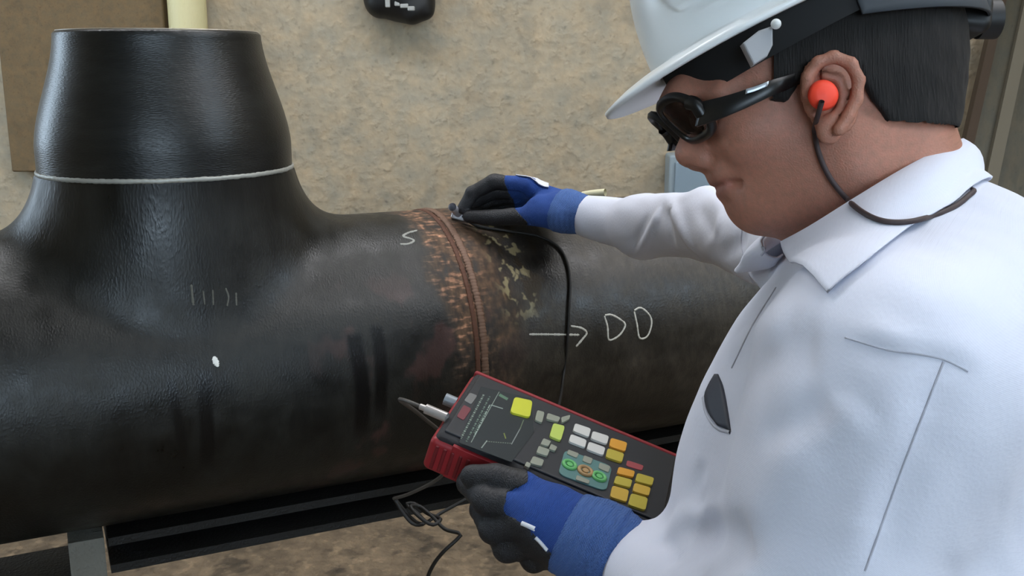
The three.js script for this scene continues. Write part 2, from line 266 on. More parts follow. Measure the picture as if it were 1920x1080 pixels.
{ // tee: run and branch joined by a rounded crotch
  const f = (x, y, z) => {
    const q = V(x, y, z).sub(PO), t = q.dot(PA), n = q.dot(PNn);
    const run = Math.max(Math.hypot(n, q.y) - PR, Math.abs(t) - TW - 0.2), br = Math.max(Math.hypot(t - RX, n) - BR, q.y - BH - 0.2, -q.y);
    return smin(run, br, 0.004 + 0.111 * sstep(0.02, 0.27, q.y));
  };
  teeF = f;
  const cut = (x, y, z) => { const q = V(x, y, z).sub(PO), t = q.dot(PA); return Math.max(f(x, y, z), Math.abs(t) - TW, q.y - BH); };
  const [lo, hi] = bounds([onPipe(-TW, 0), onPipe(TW, 0), onPipe(-TW, Math.PI), onPipe(TW, Math.PI), PO.clone().setY(PO.y - PR), PO.clone().setY(PO.y + BH)], 0.03);
  const g = meshField(cut, lo, hi, 0.0065, false);
  const e = 0.004, p = g.attributes.position, n = g.attributes.normal;                   // normals of the uncut field, so that the ends stay crisp
  for (let i = 0; i < p.count; i++) { const [x, y, z] = [p.getX(i), p.getY(i), p.getZ(i)]; const m = V(f(x + e, y, z) - f(x - e, y, z), f(x, y + e, z) - f(x, y - e, z), f(x, y, z + e) - f(x, y, z - e)).normalize(); n.setXYZ(i, m.x, m.y, m.z); }
  part('tee_body', pipeUV(g, T0, TW + 0.01), mTee, pipe, 'black tee fitting');
  // reducer on the branch: lathe profile with its open, ground rim
  const c = PO.clone().addScaledVector(PA, RX), prof = [];
  for (let i = 0; i <= 30; i++) { const s = i / 30, y = mix(BH + 0.004, RH, s); prof.push([mix(BR, RR, s < 0.18 ? 0 : ((u) => u * u * (3 - 2 * u) * 0.75 + u * 0.25)((s - 0.18) / 0.82)), y]); }
  prof.push([RR - 0.003, RH + 0.003], [RR - 0.013, RH + 0.003], [RR - 0.014, RH - 0.005], [RR - 0.012, RH - 0.1], [BR - 0.02, BH]);
  const r = lathe(prof); r.translate(c.x, c.y, c.z); part('reducer', r, mRed, pipe, 'black tapered reducer on the branch');
  const rim = lathe([[RR - 0.004, RH + 0.0035], [RR - 0.012, RH + 0.0035], [RR - 0.012, RH + 0.0045], [RR - 0.004, RH + 0.0045], [RR - 0.004, RH + 0.0035]]); rim.translate(c.x, c.y, c.z);
  part('ground_rim', rim, mat({ color: 0xb9b0a4, roughness: 0.4, metalness: 0.7 }), pipe, 'bright ground rim');
}
const weldBead = (n, R, r, place, ripples) => {        // a bead with overlapping ripples
  const pos = [], idx = [], m = 10, rr = rng(5);
  const ja = Array.from({ length: ripples }, () => rr());
  for (let i = 0; i <= n; i++) { const a = i / n * Math.PI * 2, s = a / (Math.PI * 2) * ripples, k = Math.floor(s) % ripples, fr = s - Math.floor(s); const w = r * (0.85 + 0.12 * Math.sin(fr * Math.PI) + 0.12 * (ja[k] - 0.5)); for (let j = 0; j < m; j++) { const b = j / m * Math.PI * 2; const p = place(a, R + Math.cos(b) * w * 0.55, Math.sin(b) * w * 1.3 + (ja[(k * 7) % ripples] - 0.5) * r * 0.2); pos.push(p.x, p.y, p.z); } }
  for (let i = 0; i < n; i++) for (let j = 0; j < m; j++) { const a = i * m + j, b = i * m + (j + 1) % m; idx.push(a, a + m, b, b, a + m, b + m); }
  const g = new THREE.BufferGeometry(); g.setAttribute('position', new THREE.Float32BufferAttribute(pos, 3)); g.setIndex(idx); g.computeVertexNormals(); g.setAttribute('uv', new THREE.Float32BufferAttribute(new Float32Array(pos.length / 3 * 2), 2)); return g;
};
part('straight_pipe', merge(runShell(TW, T1, PR), runShell(TW, T1, PR - 0.014).scale(1, 1, 1)), mRun, pipe, 'black straight pipe right of the weld');
const mBead = mat({ color: 0x705646, roughness: 0.6, metalness: 0.35, bumpMap: rep(fineBump, 3), bumpScale: 0.001 });
part('weld_bead', weldBead(1600, PR, 0.0048, (a, r, s) => onPipe(TW + s, a, r), 260), mBead, pipe, 'rust brown weld bead between tee and pipe');
part('weld_bead', weldBead(1400, PR, 0.0032, (a, r, s) => onPipe(TW - 0.011 + s, a, r), 230), mat({ color: 0x5a3a2a, roughness: 0.7, metalness: 0.3 }), pipe, 'darker weld pass beside the joint');
part('weld_bead', weldBead(700, BR + 0.0005, 0.0036, (a, r, s) => PO.clone().addScaledVector(PA, RX + Math.cos(a) * r).addScaledVector(PNn, Math.sin(a) * r).addScaledVector(UP, BH + 0.002 + s * 0.7), 120), mat({ color: 0xa3a39c, roughness: 0.5, metalness: 0.4 }), pipe, 'pale ground weld around the branch');
// hand-drawn chalk strokes, laid on the steel
function pipeHit(px, py) { // spot on the run's skin under a measured spot
  const o = camera.position.clone(), dir = at(px, py, 1).sub(o).normalize(), q = o.clone().sub(PO); const d2 = dir.clone().addScaledVector(PA, -dir.dot(PA)), q2 = q.addScaledVector(PA, -q.dot(PA)); const a = d2.dot(d2), b = 2 * q2.dot(d2), c = q2.dot(q2) - PR * PR, D = b * b - 4 * a * c; if (D < 0) return null;
  const p = o.addScaledVector(dir, (-b - Math.sqrt(D)) / (2 * a)).sub(PO); return [p.dot(PA), Math.atan2(p.y, p.dot(PNn))];
}
function stroke(pts, w, seed = 1, dab = false) { // a thin raised ribbon of chalk with a ragged edge
  const P = pts.map(([x, y]) => pipeHit(x, y)), cv = new THREE.CatmullRomCurve3(P.map(([t, a]) => V(t, a * PR, 0)), false, 'centripetal'), n = pts.length * 14, pos = [], idx = [], rr = rng(seed);
  for (let i = 0; i <= n; i++) { const p = cv.getPoint(i / n), d = cv.getTangent(i / n), s = V(-d.y, d.x, 0), k = w * (0.7 + 0.5 * rr()) * (dab ? Math.sqrt(Math.sin(Math.PI * (i + .02) / (n + .04))) : i === 0 || i === n ? 0.4 : 1); for (const e of [-1, -0.6, 0.6, 1]) { const c = p.clone().addScaledVector(s, e * k / 2), q = onPipe(c.x, c.y / PR, skinR(c.x, c.y / PR) + (Math.abs(e) < 1 ? 0.0008 : -0.0003)); pos.push(q.x, q.y, q.z); } }
  for (let i = 0; i < n; i++) for (let j = 0; j < 3; j++) { const a = i * 4 + j; idx.push(a, a + 1, a + 4, a + 1, a + 5, a + 4); }
  const g = new THREE.BufferGeometry(); g.setAttribute('position', new THREE.Float32BufferAttribute(pos, 3)); g.setIndex(idx); g.computeVertexNormals(); return g;
}
const mChalk = mat({ color: 0xc9c7bd, roughness: 0.95 }), mChalkDim = mat({ color: 0x5c5c55, roughness: 0.95 });
part('chalk_arrow', merge(stroke([[992, 627], [1030, 627], [1086, 628]], 0.0035, 2), stroke([[1070, 611], [1092, 616], [1100, 624], [1092, 636], [1080, 650]], 0.0035, 3)), mChalk, pipe, 'chalk arrow pointing right');
part('chalk_letter', stroke([[1133, 592], [1139, 612], [1142, 637], [1157, 632], [1168, 620], [1172, 608], [1160, 597], [1145, 590], [1134, 591]], 0.0032, 4), mChalk, pipe, 'hand-drawn chalk letter D');
part('chalk_letter', stroke([[1189, 584], [1194, 606], [1200, 634], [1212, 632], [1220, 616], [1221, 598], [1213, 585], [1200, 577], [1189, 582]], 0.0032, 5), mChalk, pipe, 'second chalk letter D');
part('chalk_letter', stroke([[782, 432], [764, 437], [756, 443], [768, 447], [776, 451], [766, 457], [750, 458]], 0.004, 6), mat({ color: 0x96958d, roughness: 0.95 }), pipe, 'faint chalk letter S beside the weld');
part('chalk_mark', merge(stroke([[356, 556], [358, 568], [361, 582]], 0.0035, 7), stroke([[396, 560], [398, 580]], 0.0025, 8), stroke([[420, 556], [426, 566], [424, 580]], 0.0025, 9), stroke([[440, 560], [442, 578]], 0.0025, 10), stroke([[378, 562], [382, 580]], 0.0022, 12)), mChalkDim, pipe, 'faded chalk marks on the tee');
part('chalk_mark', stroke([[401, 668], [404, 677], [409, 688]], 0.0085, 11, true), mat({ color: 0xe6e6e0, roughness: 0.9 }), pipe, 'white paint dab on the tee');

// what the pipe lies on
const beamY1 = PO.y - PR, beamY0 = beamY1 - 0.052;
{
  const bm = thing('support_beam', 'long dark steel beam lying under the black pipe', 'beam', onPipe(-0.1, -Math.PI / 2).setY(beamY0));
  const mSteel = mat({ color: 0x1b1a18, roughness: 0.6, metalness: 0.3, bumpMap: rep(fineBump, 4), bumpScale: 0.001 });
  const ax = (g) => { g.rotateY(PSI); g.translate(PO.x, 0, PO.z); return g; };
  const t0 = -0.135, t1 = 1.3;
  part('top_flange', ax(box(t0, t1, beamY1 - 0.012, beamY1, -0.085, 0.085)), mSteel, bm);
  part('bottom_flange', ax(box(t0, t1, beamY0, beamY0 + 0.012, -0.085, 0.085)), mSteel, bm);
  part('web', ax(box(t0, t1, beamY0 + 0.012, beamY1 - 0.012, -0.07, -0.055).translate(0, 0, 0.06)), mSteel, bm);
  const st = (name, label, tc, m) => {
    const s = thing(name, label, 'stand', onPipe(tc, 0).setY(0).addScaledVector(PNn, -PR));
    part('post', ax(box(tc - 0.12, tc + 0.0, 0.02, beamY0, -0.03, 0.09)), m, s, 'dark post');
    part('front_flange', ax(box(tc + 0.0, tc + 0.045, 0.02, beamY0 + (tc < 0 ? 0.05 : 0), 0.02, 0.075)), mat({ color: 0x75736a, roughness: 0.8, bumpMap: rep(wallBump, 5), bumpScale: 0.002 }), s, 'worn grey flange');
    part('foot_plate', ax(box(tc - 0.14, tc + 0.14, 0, 0.02, -0.14, 0.14)), m, s);
  };
  st('support_stand', 'dark upright stand with a grey flange at the left end of the beam', -0.185, mSteel);
  st('support_stand', 'dark upright stand carrying the far end of the beam, hidden by the worker', 1.15, mSteel);
}

// ------------------------------------------------------------------ behind: wall things
const wallAt = (px, py, off = 0) => { const o = camera.position, d = at(px, py, 1).sub(o); return o.clone().addScaledVector(d, (ZB + off - o.z) / d.z); };
{
  const a = wallAt(352, 30, 0.09);
  const t = thing('wall_pipe', 'upright cream painted pipe on the back wall behind the tapered branch', 'pipe', V(a.x, 0, a.z));
  const g = new THREE.CylinderGeometry(0.068, 0.068, H, 40, 1, true); g.translate(a.x, H / 2, a.z);
  part('tube', g, mat({ color: 0xd8cf9f, roughness: 0.5, bumpMap: rep(fineBump, 2), bumpScale: 0.001 }), t);
  for (const y of [0.6, 1.95, 3.2]) part('clamp', merge(lathe([[0.069, -0.02], [0.073, -0.02], [0.073, 0.02], [0.069, 0.02]], 40).translate(a.x, y, a.z), box(a.x - 0.1, a.x + 0.1, y - 0.015, y + 0.015, ZB, a.z - 0.06)), mFrame, t);
  const w = thing('wall_board', 'dull brown board on the wall left of the cream pipe', 'board', V(a.x - 0.4, 1.2, ZB));
  part('panel', uvBox(rbox(0.62, 1.6, 0.05, 0.008).translate(a.x - 0.41, 1.95, ZB + 0.026)), mat({ color: 0xa89880, map: rep(wallTex, 1.3), roughness: 0.85 }), w);
}
{ // black fitting at the top of the view: a rubber-bodied bracket with a pale plate
  const c = wallAt(752, 6, 0.1), t = thing('wall_fitting', 'black rounded fitting on the back wall with a pale strip, near the top edge', 'fitting', c.clone().setZ(ZB));
  const L = (px, py, off) => wallAt(px, py, off);
  const f = field([[cap(L(715, 2, .08), L(790, 6, .08), .062, .05), 0], [cap(L(752, 12, .08), L(772, 20, .1), .055, .05), .03], [cap(L(800, 22, .1), L(785, -10, .1), .022, .03), .03], [cap(L(720, -40, .06), L(780, -40, .06), .08, .07), .05], [cap(L(752, -10, .0), L(752, -10, .1), .07, .06), .03]]);
  const [lo, hi] = bounds([L(690, 50, 0), L(830, -80, 0), L(690, 50, .22), L(830, -80, .22)], 0.03);
  part('body', meshField(f, lo, hi, 0.006, false), mBlack, t);
  const mPl = mat({ color: 0xa5a6a2, roughness: 0.5 });
  for (const [x, y, w, h] of [[727, 6, .018, .03], [745, 6, .02, .02], [758, 11, .03, .016], [771, 16, .026, .016]]) { const p = L(x, y, .15); part('pale_strip', rbox(w, h, .012, .004).translate(p.x, p.y, p.z), mPl, t); }
}
{ // pale blue box far behind the outstretched arm
  const c = wallAt(1300, 338, 0.07), t = thing('junction_box', 'pale blue grey box on the back wall behind the outstretched arm', 'box', V(c.x, c.y - .12, ZB));
  part('case', rbox(.2, .22, .12, .012).translate(c.x, c.y - .01, ZB + .061), mat({ color: 0x8f9ca3, roughness: 0.5 }), t);
  part('lid', rbox(.16, .17, .02, .006).translate(c.x, c.y - .01, ZB + .128), mat({ color: 0x8496a3, roughness: 0.45 }), t);
}
{ // grey steel sheet leaning at the right, with a rusty edge
  const a = wallAt(1866, 0, 0.12), b = wallAt(1790, 330, 0.5), t = thing('leaning_sheet', 'grey steel sheet leaning on the back wall at the right edge, its side rusty brown', 'sheet', V(b.x, 0, b.z));
  const dir = b.clone().sub(a).normalize(), top = a.clone().addScaledVector(dir, -0.15), bot = top.clone().addScaledVector(dir, (top.y) / -dir.y);
  const slab = (w0, w1, off, th) => { const gs = new THREE.BoxGeometry(w1 - w0, top.distanceTo(bot), th); const m = new THREE.Matrix4(), x = V(1, 0, 0), y = top.clone().sub(bot).normalize(), z = x.clone().cross(y).normalize(), x2 = y.clone().cross(z); m.makeBasis(x2, y, z).setPosition(top.clone().add(bot).multiplyScalar(.5).addScaledVector(x2, (w0 + w1) / 2).addScaledVector(z, off)); return gs.applyMatrix4(m); };
  part('plate', slab(0.02, 1.0, 0, 0.014), mat({ color: 0x6f7472, map: rep(wallTex, 1.2), roughness: 0.5, metalness: 0.3 }), t);
  part('edge_strip', slab(0, 0.03, 0.004, 0.05), mat({ color: 0x5a4c40, map: rep(wallTex, 2), roughness: 0.8 }), t, 'rusty brown edge');
  part('diagonal_brace', slab(0.09, 0.13, 0.02, 0.03), mat({ color: 0x605a4c, roughness: 0.75 }), t, 'dull yellow brown rib');
}
// ------------------------------------------------------------------ thick sheets (collar, straps, hat): a grid of points, given a thickness
function sheet(grid, th, closeU = false) {
  const nu = grid.length, nv = grid[0].length, N = grid.map((r) => r.map(() => V(0, 0, 0)));
  for (let i = 0; i < nu; i++) for (let j = 0; j < nv; j++) {
    const a = grid[closeU ? (i + nu - 1) % nu : Math.max(i - 1, 0)][j], b = grid[closeU ? (i + 1) % nu : Math.min(i + 1, nu - 1)][j], c = grid[i][Math.max(j - 1, 0)], d = grid[i][Math.min(j + 1, nv - 1)];
    N[i][j].copy(b).sub(a).cross(d.clone().sub(c)).normalize();
  }
  const pos = [], idx = [], uv = [], at2 = (i, j, s) => (s * nu + (i % nu)) * nv + j;
  for (const s of [0, 1]) for (let i = 0; i < nu; i++) for (let j = 0; j < nv; j++) { const p = grid[i][j].clone().addScaledVector(N[i][j], s ? -th : 0); pos.push(p.x, p.y, p.z); uv.push(p.x + p.z * .7, p.y + p.z * .4); }
  const q = (a, b, c, d) => idx.push(a, b, c, a, c, d), mu = closeU ? nu : nu - 1;
  for (let i = 0; i < mu; i++) for (let j = 0; j < nv - 1; j++) { q(at2(i, j, 0), at2(i + 1, j, 0), at2(i + 1, j + 1, 0), at2(i, j + 1, 0)); q(at2(i, j, 1), at2(i, j + 1, 1), at2(i + 1, j + 1, 1), at2(i + 1, j, 1)); }
  for (let i = 0; i < mu; i++) { q(at2(i, 0, 0), at2(i, 0, 1), at2(i + 1, 0, 1), at2(i + 1, 0, 0)); q(at2(i, nv - 1, 0), at2(i + 1, nv - 1, 0), at2(i + 1, nv - 1, 1), at2(i, nv - 1, 1)); }
  if (!closeU) for (let j = 0; j < nv - 1; j++) { q(at2(0, j, 0), at2(0, j + 1, 0), at2(0, j + 1, 1), at2(0, j, 1)); q(at2(nu - 1, j, 0), at2(nu - 1, j, 1), at2(nu - 1, j + 1, 1), at2(nu - 1, j + 1, 0)); }
  const g = new THREE.BufferGeometry(); g.setAttribute('position', new THREE.Float32BufferAttribute(pos, 3)); g.setAttribute('uv', new THREE.Float32BufferAttribute(uv, 2)); g.setIndex(idx); g.computeVertexNormals(); return g;
}
const toW = (g) => g.applyMatrix4(CM);
const curve = (pts) => new THREE.CatmullRomCurve3(pts, false, 'centripetal');

// ------------------------------------------------------------------ the worker
const skinTex = dataTex(256, 256, (u, v) => { const a = tn(u, v, 5, 3, 1), b = tn(u, v, 24, 3, 2); const k = 1 + a * .06 + b * .05; return [166 * k + b * 8, 114 * k, 94 * k]; });
const mSkin = phys({ vertexColors: true, map: rep(skinTex, 9), roughness: .55, bumpMap: rep(fineBump, 12), bumpScale: .0003 });
const hairBump = dataTex(256, 256, (u, v) => .5 + tn2(u, v, 60, 6, 5) * .9);
const mHair = mat({ color: 0x100d0b, roughness: .85, bumpMap: rep(hairBump, 14), bumpScale: .0006 });
const weave = dataTex(256, 256, (u, v) => .5 + .22 * Math.sin(u * Math.PI * 128) * Math.sin(v * Math.PI * 128) + tn(u, v, 30, 3, 8) * .4);
const mShirt = phys({ color: 0xd6dae8, roughness: .85, sheen: .25, sheenColor: new THREE.Color(1, 1, 1), sheenRoughness: .6, bumpMap: rep(weave, 12), bumpScale: .0003 });
const mSeam = mat({ color: 0xb9bccb, roughness: .9 });
const knit = dataTex(256, 256, (u, v) => .5 + .3 * Math.sin(u * Math.PI * 64 + 2 * Math.sin(v * Math.PI * 64)) + tn(u, v, 20, 3, 4) * .3);
const mGlove = mat({ color: 0x23478f, roughness: .9, bumpMap: rep(knit, 16), bumpScale: .0009 });
const mCuff = mat({ color: 0x46659e, roughness: .92, bumpMap: rep(knit, 12), bumpScale: .0012 });
const mCoat = mat({ color: 0x1b1c20, roughness: .55, bumpMap: rep(fineBump, 14), bumpScale: .0008 });
const HD = .78, MP = HD / F;                                              // distance of the head's middle plane; metres per measured pixel there
const hp = (x, y, w = 0) => { const p = c3(x, y, HD); p.z = -(HD + w); return p; };
const NB = c3(1690, 520, HD).applyMatrix4(CM);
const person = thing('person', 'man in white shirt and blue work gloves leaning over the pipe', 'person', V(NB.x, 0, NB.z));
const both = (f) => [-1, 1].map(f);

// --- head and neck
const headParts = [
  [ell(hp(1508, 92), .099, .097, .073, .49), 0],
  [ell(hp(1448, 236), .055, .086, .057, .52), .03],
  [cap(hp(1270, 190, -.022), hp(1270, 190, .022), .012), .018],               // brow
  ...both((s) => [cap(hp(1290, 200, s * .03), hp(1325, 200, s * .05), .006), .016]),
  ...both((s) => [ell(hp(1385, 262, s * .042), .022, .018, .018, .4), .02]),    // cheek bones
  ...both((s) => [cap(hp(1432, 374, s * .014), hp(1556, 325, s * .050), .020, .022), .028]),
  [cap(hp(1424, 379, -.008), hp(1424, 379, .008), .0165), .015],                // chin
  [cap(hp(1300, 226), hp(1297, 284), .0068, .0108), .010],                      // nose bridge to tip
  [ell(hp(1296, 287), .0118, .0105, .0115), .006],
  ...both((s) => [ell(hp(1316, 297, s * .011), .0105, .0085, .0075, .3), .006]),
  [cap(hp(1356, 326, -.013), hp(1356, 326, .013), .009), .012],                 // upper lip bed
  [cap(hp(1352, 338, -.014), hp(1352, 338, .014), .0056), .004],
  [cap(hp(1366, 358, -.013), hp(1366, 358, .013), .0066), .005],
  [cap(hp(1344, 351, -.02), hp(1344, 351, .02), .002), .004, 'cut'],            // mouth line
  ...both((s) => [cap(hp(1362, 350, s * .021), hp(1375, 350, s * .026), .0022), .006, 'cut']),
  ...both((s) => [ell(hp(1296, 232, s * .031), .011, .010, .014), .012, 'cut']), // eye sockets
  ...both((s) => [ell(hp(1308, 232, s * .031), .012, .012, .0125), .003]),      // closed-down lids
  [cap(hp(1560, 205), hp(1668, 430), .064, .062), .03],                          // neck
  [cap(hp(1635, 300), hp(1672, 460), .058, .062), .03],
];
// ears: rim, inner fold, bowl, lobe
const earS = (s) => (x, y) => { const p = c3(x, y, HD - .079); p.z = -(HD + s * .079); return p; };
for (const s of [-1, 1]) {
  const e = earS(s), lift = (p, w) => { p.z += s * w; return p; };
  headParts.push([ell(lift(e(1553, 182), -.002), .0195, .0285, .0055, .35), .006]);
  headParts.push([ell(lift(e(1546, 182), -.010), .0145, .0225, .0105, .35), .002, 'cut']);
  const rim = [[1508, 178], [1508, 150], [1524, 124], [1552, 114], [1582, 128], [1596, 158], [1592, 195], [1576, 226], [1560, 250]];
  for (let i = 0; i + 1 < rim.length; i++) headParts.push([cap(lift(e(...rim[i]), -.006 - .009 * Math.min(i, 4) / 4), lift(e(...rim[i + 1]), -.006 - .009 * Math.min(i + 1, 4) / 4), .0044), .002]);
  const ant = [[1540, 146], [1566, 152], [1576, 180], [1568, 212], [1552, 228]];
  for (let i = 0; i + 1 < ant.length; i++) headParts.push([cap(lift(e(...ant[i]), -.0065), lift(e(...ant[i + 1]), -.0065), .0032), .003]);
  headParts.push([ell(lift(e(1550, 246), -.005), .009, .0105, .0055), .004]);
  headParts.push([ell(lift(e(1521, 194), -.006), .0045, .0065, .0055), .003]);
}
const headF = field(headParts);
const [hlo, hhi] = [V(hp(1225, 0).x, hp(0, 560).y, -(HD + .125)), V(hp(1800, 0).x, hp(0, -170).y, -(HD - .125))];
// --- shirt (also the core of the body under it)
const SH = c3(1668, 690, .635), EL = c3(1425, 1300, .64), WL = c3(1192, 1056, .855), SR = c3(1524, 482, .95), ER = c3(1335, 424, 1.18), WR = c3(1094, 405, 1.46);
const torso = [
  [ell(c3(1740, 645, .79), .100, .120, .160, -.2), 0],
  [ell(c3(1640, 805, .79), .120, .15, .155, -.14), .05],
  [ell(c3(1558, 985, .80), .120, .17, .155, -.06), .05],
  [ell(c3(1570, 1230, .80), .118, .19, .16), .06],
  [cap(c3(1757, 500, .78), c3(1800, 610, .79), .052, .07), .04],
  [cap(c3(1728, 545, .735), SH, .050, .056), .08],
  [cap(c3(1660, 545, .825), SR, .052, .05), .04],
];
const arms = [
  [cap(SH, EL, .058, .050), .08],
  [cap(EL, WL, .048, .039), .03],
  [cap(SR, ER, .047, .040), .03],
  [cap(ER, c3(1205, 424, 1.335), .040, .039), .02], [cap(c3(1205, 424, 1.335), WR, .0385, .0295), .02],
];
const baseShirt = field([...torso, ...arms]);
const folds = [];                                                             // creases lying on the cloth: [line, height (below 0: a valley), width]
function fold(pts, amp, w) {
  const P = curve(pts.map(([x, y]) => V(x, y, 0))).getPoints(pts.length * 3).map((p) => { const d = hit(baseShirt, p.x, p.y); return d ? c3(p.x, p.y, d) : null; }).filter(Boolean);
  const b = new THREE.Box3().setFromPoints(P).expandByScalar(w * 2.2), n = P.length - 1;
  folds.push((x, y, z) => { if (x < b.min.x || x > b.max.x || y < b.min.y || y > b.max.y || z < b.min.z || z > b.max.z) return 0; let best = 1e9, u = 0; for (let i = 0; i < n; i++) { const A = P[i], B = P[i + 1], ex = B.x - A.x, ey = B.y - A.y, ez = B.z - A.z, t = clamp(((x - A.x) * ex + (y - A.y) * ey + (z - A.z) * ez) / (ex * ex + ey * ey + ez * ez + 1e-12)), q = (x - A.x - ex * t) ** 2 + (y - A.y - ey * t) ** 2 + (z - A.z - ez * t) ** 2; if (q < best) { best = q; u = (i + t) / n; } } return amp * Math.exp(-best / (w * w)) * Math.min(1, 4 * u + .15, 4 * (1 - u) + .15); });
}
fold([[1244, 358], [1262, 395], [1284, 440], [1312, 482]], .0065, .008);
fold([[1258, 385], [1254, 420], [1262, 466]], -.005, .007);
fold([[1238, 388], [1222, 428], [1202, 468], [1190, 488]], .0075, .0065);
fold([[1214, 400], [1200, 440], [1182, 472]], -.0035, .007);
fold([[1332, 362], [1350, 392], [1342, 430], [1322, 470]], .0035, .009);
fold([[1306, 385], [1326, 420], [1345, 455]], -.003, .008);
fold([[1345, 478], [1375, 462], [1402, 438]], -.005, .009);
fold([[1402, 520], [1425, 502], [1446, 494]], .005, .009);
fold([[1393, 412], [1390, 455], [1399, 500], [1412, 530]], -.0035, .005);
fold([[1585, 640], [1668, 664], [1769, 681], [1830, 707]], -.003, .008);
fold([[1590, 616], [1668, 640], [1769, 658], [1825, 680]], .0022, .010);
fold([[1774, 690], [1726, 800], [1676, 930], [1626, 1075]], -.0055, .014);
fold([[1735, 720], [1690, 820], [1642, 945], [1596, 1075]], .004, .016);
fold([[1425, 872], [1500, 840], [1580, 792], [1630, 762]], .0045, .013);
fold([[1420, 838], [1500, 803], [1570, 762]], -.004, .013);
fold([[1392, 950], [1460, 918], [1545, 852]], .004, .016);
fold([[1308, 985], [1345, 1003], [1404, 1010]], -.013, .013);
fold([[1262, 978], [1300, 964], [1350, 960]], .005, .010);
fold([[1330, 1072], [1370, 1042], [1412, 1022]], -.005, .010);
fold([[1230, 1012], [1255, 1030], [1270, 1062]], -.004, .008);
fold([[1400, 704], [1470, 664], [1540, 652]], -.004, .018);
fold([[1360, 660], [1420, 620], [1480, 600]], .003, .015);
fold([[1318, 860], [1306, 915], [1318, 962]], -.004, .009);
const cutWrist = (w, from, len) => { const dir = w.clone().sub(from).normalize(); return [(x, y, z) => Math.max(-((x - w.x) * dir.x + (y - w.y) * dir.y + (z - w.z) * dir.z), Math.hypot(x - w.x, y - w.y, z - w.z) - len), .002, 'cut']; };
const shirtList = field([...torso, ...arms, cutWrist(WL, EL, .09), cutWrist(WR, ER, .08)]);
const shirtF = (x, y, z) => { const d = shirtList(x, y, z); return d > .03 || d < -.03 ? d : d + noise(x * 14, y * 10, z * 12) * .0035 + noise(x * 38 + y * 20, y * 30, z * 30) * .0010 - folds.reduce((a, q) => a + q(x, y, z), 0); };
const bodyG = meshField(headF, hlo, hhi, .0026);
{ // the body under the cloth joins the neck
  const core = field([[field([...torso, ...arms.slice(0, 4)]), 0], [ell(c3(1560, 1700, .8), .001, .001, .001), 0]]);
  const [lo, hi] = bounds([c3(1240, 520, .6), c3(1900, 520, .6), c3(1100, 400, 1.46), c3(1560, 1420, .8), c3(1560, 1300, .6)], .03);
  const g = meshField((x, y, z) => Math.max(core(x, y, z) + .03, y - c3(0, 470, HD).y), lo, hi, .014);
  const all = merge(bodyG, g), p = all.attributes.position, col = new Float32Array(p.count * 3), q = V(0, 0, 0), m0 = hp(1352, 348);
  for (let i = 0; i < p.count; i++) { q.fromBufferAttribute(p, i).applyMatrix4(CI); const l = sstep(.0125, .006, Math.hypot(q.x - m0.x, q.y - m0.y, (q.z - m0.z) / 2.6)); col[3 * i] = 1 - .12 * l; col[3 * i + 1] = 1 - .24 * l; col[3 * i + 2] = 1 - .20 * l; } // lip colour
  all.setAttribute('color', new THREE.BufferAttribute(col, 3));
  part('body', all, mSkin, person);
}
const mShirtObj = (() => {
  const [lo, hi] = bounds([c3(1240, 520, .6), c3(1920, 520, .8), c3(1094, 360, 1.46), c3(1560, 1420, .8), c3(1900, 350, .8)], .05); hi.z = -.5; lo.z = -1.53;
  return part('shirt', meshField(shirtF, lo, hi, .0046), mShirt, person, 'white long-sleeved shirt');
})();
// collar: fold line, leaf edge and inner stand, from the near front round the back to the far front
const mirrorD = (p) => V(p.x, p.y, -(2 * HD + p.z));
const ring = (near, tip) => { const P = near.map((a) => c3(...a)), Q = P.slice(0, -1).reverse().map(mirrorD); if (tip) Q[Q.length - 1] = c3(...tip); return curve([...P, ...Q]); };
{
  const clear = (p, m) => { for (let k = 0; k < 6; k++) { const v = shirtF(p.x, p.y, p.z); if (v >= m) break; const e = .002, g = V(shirtF(p.x + e, p.y, p.z) - v, shirtF(p.x, p.y + e, p.z) - v, shirtF(p.x, p.y, p.z + e) - v).normalize(); p.addScaledVector(g, (m - v) * .9); } return p; };
  const T = ring([[1466, 456, .752], [1525, 424, .712], [1605, 374, .695], [1690, 322, .700], [1765, 282, .732], [1799, 264, .78]]);
  const Lf = ring([[1552, 550, .668], [1630, 487, .652], [1700, 434, .650], [1785, 385, .690], [1838, 350, .78]].map(([x, y, d], i) => [x, y, i < 4 ? Math.min(d, (hit(shirtF, x, y) ?? d) - .004) : d]), [1492, 492, .86]);
  const B = ring([[1470, 476, .745], [1545, 450, .708], [1620, 410, .702], [1700, 365, .707], [1772, 325, .735], [1805, 310, .78]]);
  const n = 72, leaf = [], stand = [];
  for (let i = 0; i <= n; i++) { const t = T.getPoint(i / n), l = Lf.getPoint(i / n), b = B.getPoint(i / n), out = t.clone().sub(hp(1640, 400)); out.normalize(); const r = [], s = []; for (let j = 0; j <= 8; j++) { const u = j / 8; r.push(clear(t.clone().lerp(l, u).addScaledVector(out, .006 * Math.sin(Math.PI * Math.min(1, u * 1.25))), .0028 + .003 * Math.sin(Math.PI * u))); s.push(t.clone().lerp(b, u).addScaledVector(out, -.001 - .002 * Math.sin(Math.PI * u))); } leaf.push(r); stand.push(s); }
  const col = part('collar', merge(toW(sheet(leaf, .0018)), toW(sheet(stand, .0018))), mShirt, mShirtObj, 'pointed shirt collar');
}
const dense = (pts) => curve(pts.map(([x, y]) => V(x, y, 0))).getPoints(pts.length * 8).map((p) => [p.x, p.y]);
